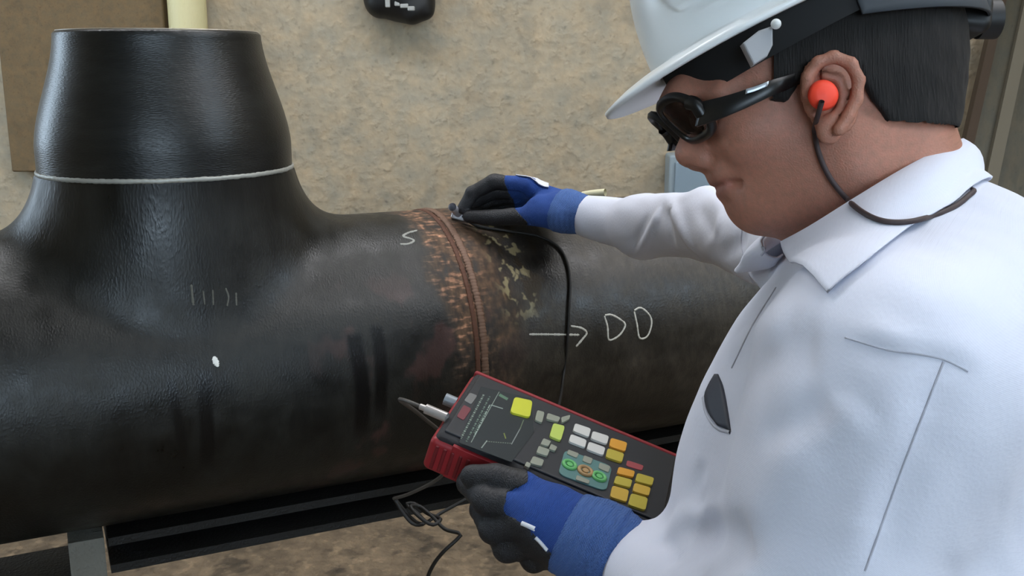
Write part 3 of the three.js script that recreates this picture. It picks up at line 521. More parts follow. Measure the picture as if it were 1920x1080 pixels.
const rayOn = (meshes) => { const T = meshes.map((m) => { const g = m.geometry.clone(); m.updateWorldMatrix(true, false); g.applyMatrix4(m.matrixWorld); return new MeshBVH(g); }); return (x, y) => { const dir = at(x, y, 1).sub(camera.position).normalize(), r = new THREE.Ray(camera.position.clone(), dir); let best = null; for (const t of T) { const h = t.raycastFirst(r, THREE.DoubleSide); if (h && (!best || h.distance < best.distance)) best = h; } return best ? [best.point.clone(), dir] : null; }; };
const shirtRay = rayOn([mShirtObj]);
const onShirt = (pts, lift) => dense(pts).map(([x, y]) => { const h = shirtRay(x, y); return h ? h[0].addScaledVector(h[1], -lift) : null; }).filter(Boolean);
part('seam', tube(onShirt([[1585, 633], [1625, 645], [1668, 657], [1720, 664], [1769, 674], [1815, 696]], 0), .0007, 80, 6), mShirt, mShirtObj);
part('seam', tube(onShirt([[1769, 678], [1735, 765], [1700, 855], [1665, 950], [1622, 1070]], -.0001), .0008, 80, 6), mShirt, mShirtObj);
part('seam', tube(onShirt([[1393, 415], [1390, 455], [1399, 500], [1412, 530]], 0), .0010, 40, 6), mShirt, mShirtObj);
part('button_placket', tube(onShirt([[1455, 540], [1412, 610], [1372, 690]], -.0001), .0010, 60, 6), mShirt, mShirtObj);
{ // chest pocket with something dark standing in it
  const left = [[1339, 701], [1327, 722], [1320, 742], [1327, 773], [1345, 798]], right = [[1345, 701], [1353, 722], [1358, 745], [1363, 775], [1368, 807]];
  const rows = []; for (let r = 0; r <= 12; r++) { const a = curve(left.map(([x, y]) => V(x, y, 0))).getPoint(r / 12), b = curve(right.map(([x, y]) => V(x, y, 0))).getPoint(r / 12), row = []; for (let c = 0; c <= 5; c++) { const p = a.clone().lerp(b, c / 5), q = onShirt([[p.x, p.y], [p.x + .01, p.y]], .0035)[0]; row.push(q); } rows.push(row); }
  const t = thing('pen_case', 'slim dark grey case tucked in the shirt chest pocket', 'case', rows[12][3].clone());
  part('case', sheet(rows, .006), mat({ color: 0x343844, roughness: .6 }), t);
  const lip = onShirt([[1319, 746], [1326, 777], [1345, 802], [1370, 811]], 0);
  part('pocket_edge', tube(lip, .0016, 30, 6), mShirt, mShirtObj);
}
{ // trousers and boots below the frame
  const w = (x, y, z) => V(x, y, z), h = c3(1570, 1330, .8).applyMatrix4(CM), x = h.x, z = h.z, y0 = h.y;
  const f = field([[cap(w(x, y0 - .04, z - .07), w(x, y0 - .04, z + .07), .105), 0], ...both((s) => [cap(w(x, y0 - .08, z + s * .085), w(x - .05, .52, z + s * .1), .088, .068), .05]), ...both((s) => [cap(w(x - .05, .52, z + s * .1), w(x + .03, .1, z + s * .1), .066, .055), .02])]);
  part('trousers', meshField(f, V(x - .25, .06, z - .3), V(x + .25, y0 + .15, z + .3), .014, false), mat({ color: 0x2c3140, roughness: .9 }), person);
  for (const s of [-1, 1]) { const b = field([[cap(w(x + .04, .16, z + s * .1), w(x + .04, .06, z + s * .1), .055, .05), 0], [cap(w(x + .05, .045, z + s * .1), w(x - .14, .038, z + s * .105), .045, .036), .05]]); const cut = (a, c, d) => Math.max(b(a, c, d), .003 - c); part('boot', meshField(cut, V(x - .25, -.01, z + s * .1 - .1), V(x + .15, .25, z + s * .1 + .1), .01, false), mBlackMatte, person); }
}
{ // hair: a skin of hair over the skull inside its outline
  const out = polySD([[1425, 60], [1420, 118], [1428, 165], [1446, 192], [1478, 190], [1494, 168], [1506, 132], [1530, 112], [1560, 108], [1592, 118], [1608, 142], [1625, 172], [1648, 212], [1672, 243], [1705, 243], [1800, 238], [1860, 100], [1800, -250], [1425, -250]], HD);
  const skull = field([[ell(hp(1520, 88), .102, .099, .0765, .49), 0], [ell(hp(1655, 118), .042, .062, .058, .1), .04], [cap(hp(1560, 205), hp(1640, 330), .066, .064), .03], [ell(hp(1448, 236), .055, .086, .060, .52), .03]]);
  const f = (x, y, z) => { const d = skull(x, y, z) - .0055 + noise(x * 90, y * 60, z * 90) * .0012; return smax(d, out(x, y, z) + noise(x * 120, y * 120, z * 120) * .002, .006); };
  part('hair', meshField(f, V(hp(1400, 0).x, hp(0, 262).y, hlo.z), V(hp(1810, 0).x, hp(0, -160).y, hhi.z), .0032), mHair, person, 'short black hair');
  for (const s of [-1, 1]) part('eyebrow', toW(tube([hp(1268, 206, s * .012), hp(1276, 202, s * .028), hp(1300, 204, s * .040)], .0024, 20, 6)), mHair, person);
}
// --- gloves
function glove(label, fingers, palm, cuffPts, blue, z0, lo, hi, cell) {
  const list = []; for (const [a, b, r0, r1, k] of palm) list.push([cap(a, b, r0, r1), k ?? .014]);
  const fs = fingers.map((ch) => field(ch.slice(0, -1).map((a, i) => [cap(a[0], ch[i + 1][0], a[1], ch[i + 1][1]), i ? .003 : 0])));
  const base = field(list), f = (x, y, z) => { let d = base(x, y, z), e = 1e3; for (const q of fs) { const v = q(x, y, z); e = smin(e, v, .0022); } return smin(d, e, .009) + noise(x * 90, y * 90, z * 90) * .0006; };
  const g = part('glove', meshField(f, lo, hi, cell), mGlove, person, label);
  const reg = polySD(blue, z0);
  part('palm_coating', meshField((x, y, z) => smax(f(x, y, z) - .0009, -reg(x, y, z) + noise(x * 70, y * 70, z * 70) * .002, .001), lo, hi, cell), mCoat, g, 'black rubber coating');
  return [g, f];
}
const J = (x, y, d, r) => [c3(x, y, d), r];
const RD = -.035;                                                            // the reaching hand rests on the crest of the pipe
const rj = (x, y, d, r) => J(x, y, d + RD, r);
{
  const fingers = [
    [rj(992, 346, 1.515, .0115), rj(926, 341, 1.53, .0108), rj(886, 362, 1.54, .0098), rj(869, 391, 1.545, .0085)],
    [rj(992, 358, 1.545, .0115), rj(924, 360, 1.565, .0108), rj(888, 377, 1.572, .0098), rj(873, 394, 1.57, .0085)],
    [rj(994, 368, 1.568, .011), rj(930, 372, 1.585, .0102), rj(898, 383, 1.585, .0094), rj(886, 392, 1.578, .0082)],
    [rj(1002, 378, 1.588, .010), rj(942, 382, 1.602, .0092), rj(914, 387, 1.602, .0085), rj(904, 391, 1.595, .0075)],
    [rj(1044, 404, 1.48, .0145), rj(990, 404, 1.50, .0125), rj(930, 408, 1.525, .0112), rj(880, 406, 1.54, .009)],
  ];
  const palm = [[c3(1066, 392, 1.47), c3(1000, 356, 1.49), .021, .0145], [c3(1066, 392, 1.48), c3(998, 360, 1.52), .021, .0145], [c3(1066, 396, 1.49), c3(1000, 368, 1.55), .021, .014], [c3(1068, 398, 1.49), c3(1008, 378, 1.57), .02, .013], [c3(1066, 398, 1.46), c3(1034, 402, 1.45), .022, .018], [c3(1056, 394, 1.455), c3(1012, 388, 1.46), .021, .017], [c3(1040, 398, 1.455), c3(1000, 402, 1.46), .018, .0135], [c3(1066, 398, 1.46), c3(1110, 405, 1.44), .0245, .026, .02]];
  const [lo, hi] = bounds([c3(850, 310, 1.40), c3(1130, 450, 1.42), c3(850, 310, 1.66)], .012);
  const [g, f] = glove('blue work glove with black fingers holding the probe', fingers, palm, null, [[930, 300], [948, 330], [950, 350], [962, 372], [968, 392], [985, 412], [1000, 440], [1150, 480], [1150, 300]], 1.5, lo, hi, .0026);
  const on = (pts, lift) => pts.map(([x, y]) => { const d = hit(f, x, y); return d ? at(x, y, d - lift) : null; }).filter(Boolean);
  const px0 = c3(1046, 394, 1.462), px1 = c3(1096, 404, 1.445), ax = px1.clone().sub(px0).normalize();
  const cf = (x, y, z) => { const s = (x - px0.x) * ax.x + (y - px0.y) * ax.y + (z - px0.z) * ax.z, L = px1.distanceTo(px0); return Math.max(f(x, y, z) - .0016 + .0005 * Math.sin(s * 900), -s, s - L); };
  part('cuff', meshField(cf, ...bounds([px0, px1], .04), .0026), mCuff, g, 'ribbed lighter blue cuff');
  const tag = []; for (let i = 0; i <= 8; i++) { const u = i / 8; tag.push([c3(mix(972, 1028, u), mix(324, 362, u), 1.475), c3(mix(968, 1024, u), mix(318, 356, u), 1.49), c3(mix(966, 1022, u), mix(318, 357, u), 1.51)]); }
  const e0 = .0015; for (const r of tag) for (const p of r) for (let k = 0; k < 8; k++) { const v = f(p.x, p.y, p.z), g = V(f(p.x + e0, p.y, p.z) - v, f(p.x, p.y + e0, p.z) - v, f(p.x, p.y, p.z + e0) - v).normalize(); p.addScaledVector(g, (.0032 - v) * .8); }
  part('label_patch', toW(sheet(tag, .0016)), mat({ color: 0xd4d6dd, roughness: .7 }), g, 'white patch on the back of the hand');
}
{
  const fingers = [
    [J(985, 952, .872, .0125), J(912, 938, .885, .0118), J(880, 905, .93, .0108), J(892, 893, .985, .009)],
    [J(992, 978, .868, .0125), J(925, 992, .885, .012), J(905, 955, .94, .011), J(915, 925, .99, .0095)],
    [J(1020, 1010, .87, .0125), J(952, 1028, .885, .0118), J(925, 985, .94, .0105), J(935, 950, .985, .009)],
    [J(1055, 1030, .872, .0118), J(1000, 1048, .885, .0108), J(970, 1010, .93, .0098), J(975, 975, .975, .0085)],
    [J(1048, 952, .875, .0155), J(982, 912, .885, .0130), J(930, 896, .893, .0115), J(884, 893, .902, .0095)],
  ];
  const palm = [[c3(1125, 1030, .858), c3(1000, 958, .870), .027, .017], [c3(1125, 1030, .858), c3(1005, 985, .868), .027, .017], [c3(1125, 1032, .858), c3(1030, 1012, .87), .027, .0165], [c3(1130, 1034, .858), c3(1066, 1034, .872), .027, .016], [c3(1118, 1006, .86), c3(1048, 952, .872), .024, .0185], [c3(1120, 1022, .858), c3(1206, 1072, .845), .031, .034, .02]];
  const [lo, hi] = bounds([c3(850, 860, .84), c3(1215, 1095, .84), c3(850, 860, 1.0)], .015);
  const [g, f] = glove('blue work glove with black fingers gripping the handheld instrument', fingers, palm, null, [[990, 870], [992, 905], [955, 925], [945, 960], [990, 985], [1032, 1035], [1090, 1085], [1300, 1250], [1350, 860]], .87, lo, hi, .0026);
  const px0 = c3(1064, 990, .866), px1 = c3(1200, 1066, .847), ax = px1.clone().sub(px0).normalize();
  const cf = (x, y, z) => { const s = (x - px0.x) * ax.x + (y - px0.y) * ax.y + (z - px0.z) * ax.z, L = px1.distanceTo(px0); return Math.max(f(x, y, z) - .0018 + .0005 * Math.sin(s * 900) - .0012 * sstep(.004, .002, Math.abs(s - L + .03)), -s, s - L); };
  part('cuff', meshField(cf, ...bounds([px0, px1], .05), .0026), mCuff, g, 'ribbed lighter blue cuff');
  const on = (pts, lift) => pts.map(([x, y]) => { const d = hit(f, x, y); return d ? at(x, y, d - lift) : null; }).filter(Boolean);
  const s1 = on([[978, 981], [990, 986], [1003, 992]], .001), s2 = on([[1004, 1008], [1014, 1018], [1026, 1032]], .001);
  const mS = mat({ color: 0xd8dbe0, roughness: .6 });
  if (s1.length > 1) part('stitching', tube(s1, .0022, 12, 6), mS, g, 'white stitch');
  if (s2.length > 1) part('stitching', tube(s2, .0016, 12, 6), mS, g, 'white stitch');
}

// ------------------------------------------------------------------ hard hat
{
  const A24 = 24 * Math.PI / 180, hc = hp(1506, 12), fx = V(-Math.cos(A24), -Math.sin(A24), 0), ux = V(-Math.sin(A24), Math.cos(A24), 0);
  const hl = (a, v, w) => hc.clone().addScaledVector(fx, a).addScaledVector(ux, v).add(V(0, 0, -w));
  const hat = thing('hard_hat', 'white hard hat with a short peak and black inner band on the worker', 'hard hat', hl(0, 0, 0).applyMatrix4(CM));
  const A = .126, B = .098, HH = .135, nu = 200;
  const side = (c) => Math.max(0, c);
  const raised = (ph, v) => sstep(.024 + .03 * sstep(.62, .40, Math.abs(ph)), .028 + .03 * sstep(.62, .40, Math.abs(ph)), v) * sstep(.40, .46, Math.abs(ph)) * sstep(2.7, 2.6, Math.abs(ph)) * .0042 + sstep(.0145, .0165, v) * sstep(.0205, .0185, v) * sstep(.72, .76, Math.abs(ph)) * sstep(1.0, .96, Math.abs(ph)) * .0016;
  const grid = [];
  for (let i = 0; i < nu; i++) {
    const ph = -Math.PI + i / nu * Math.PI * 2, c = Math.cos(ph), s = Math.sin(ph), row = [];
    const pk = Math.pow(side(c), 2.2) * .036, lip = .009 + pk, drop = .004 + Math.pow(side(c), 3) * .006;
    const ring = (rho, add, v) => hl((A * rho + add) * c, v, (B * rho + add) * s);
    const O = [];
    for (let j = 0; j <= 90; j++) { const th = Math.pow(1 - j / 90, 1.4) * Math.PI / 2, v = Math.pow(Math.sin(th), .92) * HH, rho = Math.pow(Math.cos(th), .62); const add = raised(ph, v) * sstep(.0, .5, rho); O.push(ring(rho + .00001, add, v)); }
    O.push(ring(1, .0015, -.004 + .002)); 
    for (let j = 1; j <= 6; j++) { const u = j / 6; O.push(ring(1, .0015 + lip * u, -.003 - drop * u - .003 * Math.sin(u * Math.PI) * (pk > .01 ? -1 : 0))); }
    O.push(ring(1, lip + .001, -.006 - drop), ring(1, lip - .002, -.007 - drop));
    for (let j = 5; j >= 0; j--) O.push(ring(1, -.004 + lip * j / 6, -.006 - drop * j / 6));
    for (let j = 0; j <= 14; j++) { const th = j / 14 * Math.PI / 2, v = Math.pow(Math.sin(th), .92) * (HH - .004), rho = Math.pow(Math.cos(th), .62); O.push(ring(Math.max(rho * .965, .0001), 0, v)); }
    grid.push(O);
  }
  const nv = grid[0].length, pos = [], idx = []; for (const r of grid) for (const p of r) pos.push(p.x, p.y, p.z);
  for (let i = 0; i < nu; i++) for (let j = 0; j < nv - 1; j++) { const a = i * nv + j, b = (i + 1) % nu * nv + j; idx.push(a, a + 1, b, b, a + 1, b + 1); }
  let g = new THREE.BufferGeometry(); g.setAttribute('position', new THREE.Float32BufferAttribute(pos, 3)); g.setIndex(idx); g.computeVertexNormals(); g.setAttribute('uv', new THREE.Float32BufferAttribute(new Float32Array(pos.length / 3 * 2), 2));
  part('shell', toW(g), phys({ color: 0xeef3f4, roughness: .32, clearcoat: .3, clearcoatRoughness: .2 }), hat, 'white plastic shell');
  const band = (v0, v1, k0, k1, ph0, ph1, n = 90) => { const gr = []; for (let i = 0; i <= n; i++) { const ph = mix(ph0, ph1, i / n), u = sstep(0, .5, i / n) * sstep(1, .5, i / n); const r = []; for (let j = 0; j <= 3; j++) { const v = mix(v0(ph), v1(ph), j / 3), k = mix(k0, k1, j / 3); r.push(hl(A * k * Math.cos(ph), v, B * k * Math.sin(ph))); } gr.push(r); } return toW(sheet(gr, .0025)); };
  part('headband', band((p) => .006, (p) => -.030 - .006 * Math.cos(p), .955, .93, -Math.PI, Math.PI), mBlackMatte, hat, 'black headband');
  part('nape_strap', band((p) => -.022 - .020 * Math.pow(Math.max(0, -Math.cos(p)), 1), (p) => -.034 - .034 * Math.pow(Math.max(0, -Math.cos(p)), 1), .965, .955, Math.PI / 2, Math.PI * 1.5), mat({ color: 0x2e343a, roughness: .6 }), hat, 'dark grey nape strap');
  const kb = c3(1800, 36, HD).applyMatrix4(CM);
  const kg = rbox(.030, .030, .055, .008); kg.rotateZ(-.1).applyMatrix4(new THREE.Matrix4().extractRotation(CM)).translate(kb.x, kb.y, kb.z);
  const kk = new THREE.CylinderGeometry(.015, .015, .014, 24).rotateZ(Math.PI / 2).translate(kb.x + .021, kb.y, kb.z);
  part('ratchet_knob', merge(kg, kk), mBlack, hat, 'black ratchet knob at the back');
  const cs = new THREE.Shape([[1396, 82], [1424, 60], [1446, 52], [1446, 84], [1436, 104], [1414, 118]].map(([x, y]) => { const p = c3(x, y, .677); return new THREE.Vector2(p.x, p.y); }));
  const cg = new THREE.ExtrudeGeometry(cs, { depth: .008, bevelEnabled: true, bevelSize: .001, bevelThickness: .001, bevelSegments: 2 }); cg.translate(0, 0, -.685); part('strap_clip', toW(cg), mat({ color: 0xa2a3a6, roughness: .4 }), hat, 'grey strap clip');
  const c2 = c3(1455, 45, .672).applyMatrix4(CM); part('clip_stud', new THREE.SphereGeometry(.0035, 16, 12).translate(c2.x, c2.y, c2.z), mat({ color: 0xd8dcda, roughness: .3 }), hat, 'pale stud');
}
// ------------------------------------------------------------------ glasses and ear plug
{
  const t = thing('safety_glasses', 'black framed clear safety glasses on the worker', 'glasses', hp(1290, 235).applyMatrix4(CM));
  const mF = mat({ color: 0x0e0f10, roughness: .35 }), mL = phys({ color: 0xc9cdcd, roughness: .04, transmission: 1, thickness: 0, ior: 1.5 });
  for (const s of [-1, 1]) {
    const lp = (a, b) => { const cxp = hp(1268, 232, 0); return hp(mix(1262, 1268, 0) + 24 * Math.pow(Math.abs(a), 2.2) + b * 34, 240 + b * 32 - Math.abs(a) * 6, s * (.004 + .060 * a)); };
    const loop = [], n = 40; for (let i = 0; i < n; i++) { const th = i / n * Math.PI * 2, ca = Math.cos(th), sa = Math.sin(th); const a = .52 + .47 * Math.sign(ca) * Math.pow(Math.abs(ca), .7), b = Math.sign(sa) * Math.pow(Math.abs(sa), .7); loop.push(lp(a, b)); }
    part('rim', toW(tube(loop, .0036, 90, 8, true)), mF, t);
    const gr = []; for (let i = 0; i <= 12; i++) { const r = []; for (let j = 0; j <= 8; j++) { const a = .06 + .92 * i / 12, q = Math.sqrt(Math.max(0, 1 - Math.pow(Math.abs((a - .52) / .47), 2.8))); r.push(lp(a, (j / 4 - 1) * Math.pow(q, .75))); } gr.push(r); }
    part('lens', toW(sheet(gr, .0016)), mL, t, 'clear lens');
    const far = (p) => s > 0 ? mirrorD(p) : p;
    const tp = [[1312, 216, .717], [1352, 204, .706], [1400, 186, .700], [1450, 164, .698], [1484, 150, .706], [1500, 144, .712]].map((a) => far(c3(...a)));
    const gr2 = curve(tp), rows = []; for (let i = 0; i <= 30; i++) { const p = gr2.getPoint(i / 30), h = mix(.0085, .004, i / 30); rows.push([p.clone().add(V(.2 * h, h, 0)), p.clone(), p.clone().add(V(-.2 * h, -h, 0))]); }
    part('temple_arm', toW(sheet(rows, s > 0 ? -.003 : .003)), mF, t);
    part('hinge', toW(tube([lp(.93, -.5), lp(1.0, -.3), far(c3(1318, 216, .716))], .0052, 12, 8)), mF, t);
    if (s < 0) { const sg = curve([c3(1398, 172, .6955), c3(1418, 166, .6945), c3(1440, 157, .6945)]), rw = []; for (let i = 0; i <= 8; i++) { const p = sg.getPoint(i / 8); rw.push([p.clone().add(V(.0003, .0017, 0)), p.clone().add(V(-.0003, -.0017, 0))]); } part('silver_badge', toW(sheet(rw, .001)), mat({ color: 0xaeb4ba, roughness: .3, metalness: .5 }), t, 'silver strip on the arm'); }
  }
  part('bridge', toW(tube([hp(1262, 222, -.010), hp(1258, 218, 0), hp(1262, 222, .010)], .003, 12, 8)), mF, t);
}
{
  const c = c3(1541, 180, .688), t = thing('corded_earplug', 'bright orange red earplug with a dark cord in the worker ear', 'earplug', c.clone().applyMatrix4(CM));
  const lay = [[0, .008], [.005, .0105], [.008, .0088], [.010, .0055], [.0105, 0]].map(([y, r]) => new THREE.Vector2(Math.max(r, .00001), y));
  const g = new THREE.LatheGeometry(lay, 32).rotateX(Math.PI / 2).translate(c.x, c.y, c.z - .002); const g2 = new THREE.CylinderGeometry(.008, .006, .014, 24).rotateX(Math.PI / 2).translate(c.x, c.y, c.z - .009);
  part('plug', toW(merge(g, g2)), mat({ color: 0xff4a30, roughness: .55 }), t, 'orange red foam plug');
  const on = []; person.updateWorldMatrix(true, true); person.traverse((o) => { if (['body', 'shirt', 'collar'].includes(o.name)) on.push(o); });
  const layRay = rayOn(on), lay2 = (x, y, lift) => { const h = layRay(x, y); return h ? c3(x, y, -h[0].applyMatrix4(CI).z - lift) : null; };
  const track = curve([[1527, 245], [1533, 280], [1553, 328], [1585, 370], [1618, 398], [1655, 414], [1700, 416], [1750, 404], [1795, 384], [1826, 358]].map(([x, y]) => V(x, y, 0))).getPoints(26);
  const all = [c3(1541, 190, .676), c3(1534, 215, .684), ...track.map((p) => lay2(p.x, p.y, .0035)).filter(Boolean)]; const e = all[all.length - 1]; all.push(V(e.x + .006, e.y + .004, e.z - .04), V(e.x - .004, e.y + .006, e.z - .11));
  part('cord', toW(tube(all, .0019, 160, 8)), mat({ color: 0x3a2c2c, roughness: .6 }), t, 'dark cord');
}
// ------------------------------------------------------------------ the handheld instrument
{
  const k = .9, Rm = new THREE.Matrix4().set(.92082556, .26267381, .28824078, .05588926 * k, -.37321015, .37918917, .84671705, -.16808332 * k, .11311261, -.88725309, .44719961, -1.08121539 * k, 0, 0, 0, 1);
  const DM = CM.clone().multiply(Rm), DI = DM.clone().invert(), L = .25 * k, W = .14 * k, T = .045 * k;
  const dev = thing('flaw_detector', 'handheld test instrument with red bumpers, screen and coloured keys in the gloved hand', 'instrument'); DM.decompose(dev.position, dev.quaternion, V(0, 0, 0)); dev.updateMatrixWorld(true);
  const dp = (n, g, m, label) => part(n, g.applyMatrix4(DM), m, dev, label);
  const uvp = (px, py, z = 0) => { const o = camera.position.clone().applyMatrix4(DI), d = at(px, py, 1).applyMatrix4(DI).sub(o); return o.addScaledVector(d, (z - o.z) / d.z); };
  const mBody = mat({ color: 0x2b2c30, roughness: .5, bumpMap: rep(fineBump, 20), bumpScale: .0003 }), mRedB = mat({ color: 0x8e1c24, roughness: .5 }), mPanel = mat({ color: 0x2d2f33, roughness: .38 });
  dp('housing', rbox(L, W, T, .006, 4).translate(0, 0, -T / 2), mBody, 'dark grey housing');
  dp('front_panel', rbox(L - .012, W - .014, .003, .0012).translate(0, 0, .0006), mPanel);
  // red bumpers: left end, far long edge, right end
  dp('bumper', rbox(.052, W + .006, T - .004, .006, 4).translate(-L / 2 + .023, 0, -T / 2 - .003), mRedB, 'red bumper on the left end');
  const wedge = new THREE.Shape([[-L / 2 + .02, -.004], [-L / 2 + .105, -.004], [-L / 2 + .045, -T + .002], [-L / 2 + .02, -T + .002]].map(([a, b]) => new THREE.Vector2(a, b)));
  dp('side_guard', new THREE.ExtrudeGeometry(wedge, { depth: .003, bevelEnabled: true, bevelSize: .0008, bevelThickness: .0008 }).rotateX(Math.PI / 2).translate(0, -W / 2, 0), mRedB, 'red side guard tapering to the right');
  dp('edge_guard', rbox(L + .002, .006, T * .8, .0025).translate(0, W / 2, -T * .4), mRedB, 'red strip along the far edge');
  dp('bumper', rbox(.02, W + .004, T - .008, .005, 3).translate(L / 2 - .007, 0, -T / 2 - .005), mRedB, 'red bumper on the right end');
  for (let i = 0; i < 5; i++) dp('grip_rib', rbox(.0035, .0022, T - .014, .001).translate(-L / 2 + .006 + i * .0078, -W / 2 - .0035, -T / 2 - .003), mat({ color: 0x6d141b, roughness: .55 }));
  const key = (name, C, m, h = .0022, label) => { const P = C.map(([x, y]) => uvp(x, y, .002)), s = new THREE.Shape(), n = P.length, r = .18; for (let i = 0; i < n; i++) { const a = P[(i + n - 1) % n], b = P[i], c = P[(i + 1) % n], p = b.clone().lerp(a, r), q = b.clone().lerp(c, r); i ? s.lineTo(p.x, p.y) : s.moveTo(p.x, p.y); s.quadraticCurveTo(b.x, b.y, q.x, q.y); } s.closePath(); return dp(name, new THREE.ExtrudeGeometry(s, { depth: h, bevelEnabled: true, bevelSize: .0004, bevelThickness: .0004, bevelSegments: 2 }).translate(0, 0, .0018), m, label); };
  const z7 = (a) => a.map(([x, y]) => [1030 + x / 5.142, 770 + y / 5.142]), z6 = (a) => a.map(([x, y]) => [860 + x / 5.686, 690 + y / 5.686]);
  const mW = mat({ color: 0xcfcfca, roughness: .5 }), mO = mat({ color: 0xd99a2c, roughness: .5 }), mY = mat({ color: 0xb9a83a, roughness: .5 }), mY2 = mat({ color: 0xc9a43a, roughness: .5 }), mBr = mat({ color: 0xc9cc33, roughness: .45 }), mLg = mat({ color: 0xb9cc5e, roughness: .45 }), mGr = mat({ color: 0x8d9182, roughness: .5 });
  for (const c of [[[245, 140], [392, 190], [370, 268], [225, 210]], [[415, 215], [565, 262], [545, 338], [398, 285]], [[205, 245], [350, 300], [335, 370], [185, 312]], [[378, 318], [530, 372], [510, 445], [358, 388]]]) key('white_key', z7(c), mW);
  key('orange_key', z7([[590, 280], [742, 325], [722, 408], [575, 358]]), mO); key('yellow_key', z7([[560, 380], [712, 430], [690, 512], [540, 462]]), mY);
  for (const [c, m] of [[[[665, 560], [815, 600], [800, 655], [650, 620]], mO], [[[640, 645], [790, 685], [770, 755], [618, 715]], mY], [[[605, 740], [758, 785], [735, 895], [582, 845]], mY2], [[[845, 620], [1000, 665], [980, 735], [825, 692]], mY], [[[818, 715], [968, 760], [948, 835], [800, 790]], mY2], [[[785, 815], [940, 860], [915, 975], [755, 920]], mY]]) key('yellow_key', z7(c), m);
  const pad = key('control_pad', z7([[150, 385], [600, 545], [540, 785], [85, 620]]), mat({ color: 0x547d7a, roughness: .45 }), .0012, 'teal control pad');
  const ringAt = (x, y, r, m, name, hasDot = true) => { const [q] = z7([[x, y]]), p = uvp(q[0], q[1], .004), g = new THREE.TorusGeometry(r, r * .32, 10, 32).translate(p.x, p.y, .0038); dp(name, hasDot ? merge(g, new THREE.CylinderGeometry(r * .5, r * .5, .002, 20).rotateX(Math.PI / 2).translate(p.x, p.y, .004)) : g, m); };
  ringAt(195, 520, .0058, mat({ color: 0x66b56a, roughness: .45 }), 'green_ring'); ringAt(480, 635, .0058, mat({ color: 0x66b56a, roughness: .45 }), 'green_ring'); ringAt(348, 580, .0062, mat({ color: 0xa8875a, roughness: .5 }), 'tan_ring');
  for (const c of [[[180, 395], [275, 430], [255, 470], [165, 430]], [[330, 450], [410, 480], [390, 530], [315, 500]], [[480, 520], [580, 555], [560, 610], [470, 570]], [[260, 640], [380, 690], [370, 720], [250, 680]]]) key('grey_key', z7(c), mGr);
  key('red_badge', z7([[752, 485], [905, 535], [888, 580], [742, 535]]), mat({ color: 0x9c4348, roughness: .5 }), .0006, 'small red badge');
  key('pale_badge', z6([[120, 270], [195, 300], [130, 390], [60, 350]]), mat({ color: 0x6f6f6d, roughness: .5 }), .0006); key('red_badge', z6([[55, 400], [130, 440], [50, 560], [-20, 520]]), mat({ color: 0x6e2f37, roughness: .5 }), .0006, 'dull red badge by the screen');
  key('yellow_key', z6([[590, 335], [775, 375], [748, 548], [545, 495]]), mBr, .003, 'bright yellow block above the screen'); key('yellow_key', z6([[1005, 610], [1122, 640], [1078, 792], [965, 745]]), mLg, .0024, 'pale green yellow key');
  for (const c of [[[835, 470], [905, 490], [880, 600], [810, 570]], [[945, 500], [1075, 545], [1050, 590], [930, 560]], [[1090, 545], [1180, 520], [1170, 560], [1095, 600]], [[900, 770], [975, 800], [945, 850], [870, 830]], [[850, 850], [960, 890], [935, 955], [825, 920]], [[980, 830], [1040, 860], [1020, 900], [960, 880]], [[790, 960], [900, 1000], [875, 1065], [755, 1030]], [[720, 1020], [760, 1040], [740, 1080], [700, 1060]]]) key('grey_key', z6(c), mGr);
  // screen: a dark window with green print, drawn in the panel's own plane
  const SC = z6([[235, 205], [770, 330], [800, 690], [560, 1010], [0, 800]]).map(([x, y]) => uvp(x, y, .002)), u0 = Math.min(...SC.map((p) => p.x)), u1 = Math.max(...SC.map((p) => p.x)), v0 = Math.min(...SC.map((p) => p.y)), v1 = Math.max(...SC.map((p) => p.y));
  const tex = canvasTex(512, 512, (c, w, h) => {
    const m = ([x, y]) => { const p = uvp(860 + x / 5.686, 690 + y / 5.686, .002); return [(p.x - u0) / (u1 - u0) * w, (1 - (p.y - v0) / (v1 - v0)) * h]; };
    c.fillStyle = '#33383a'; c.fillRect(0, 0, w, h);
    const line = (a, b, col, lw, dash) => { c.strokeStyle = col; c.lineWidth = lw; c.setLineDash(dash || []); c.beginPath(); c.moveTo(...m(a)); c.lineTo(...m(b)); c.stroke(); };
    line([265, 290], [20, 760], '#7d8a80', 14, [12, 7, 5, 6]); line([330, 310], [80, 790], '#63756a', 12, [6, 10, 14, 5]); line([430, 260], [130, 800], '#8b988e', 5); line([330, 400], [160, 740], '#90a096', 8, [30, 6, 10, 8]);
    line([340, 400], [470, 440], '#8d9a94', 7); line([660, 640], [560, 820], '#858b88', 7); line([690, 560], [650, 660], '#6d7a62', 6); line([290, 790], [560, 810], '#6a7468', 6, [10, 6]); line([300, 780], [240, 860], '#8b958c', 8); line([480, 700], [500, 760], '#7a8446', 8);
    line([800, 790], [670, 1030], '#b5b878', 16); line([740, 800], [600, 990], '#6f7448', 12, [14, 8]); line([430, 290], [520, 340], '#5f7d68', 22); line([280, 470], [160, 700], '#56665c', 9, [8, 6]);
  });
  const ss = new THREE.Shape(SC.map((p) => new THREE.Vector2(p.x, p.y))), sg = new THREE.ExtrudeGeometry(ss, { depth: .0006, bevelEnabled: false }).translate(0, 0, .0022), pp = sg.attributes.position, uu = new Float32Array(pp.count * 2); for (let i = 0; i < pp.count; i++) { uu[2 * i] = (pp.getX(i) - u0) / (u1 - u0); uu[2 * i + 1] = (pp.getY(i) - v0) / (v1 - v0); } sg.setAttribute('uv', new THREE.BufferAttribute(uu, 2));
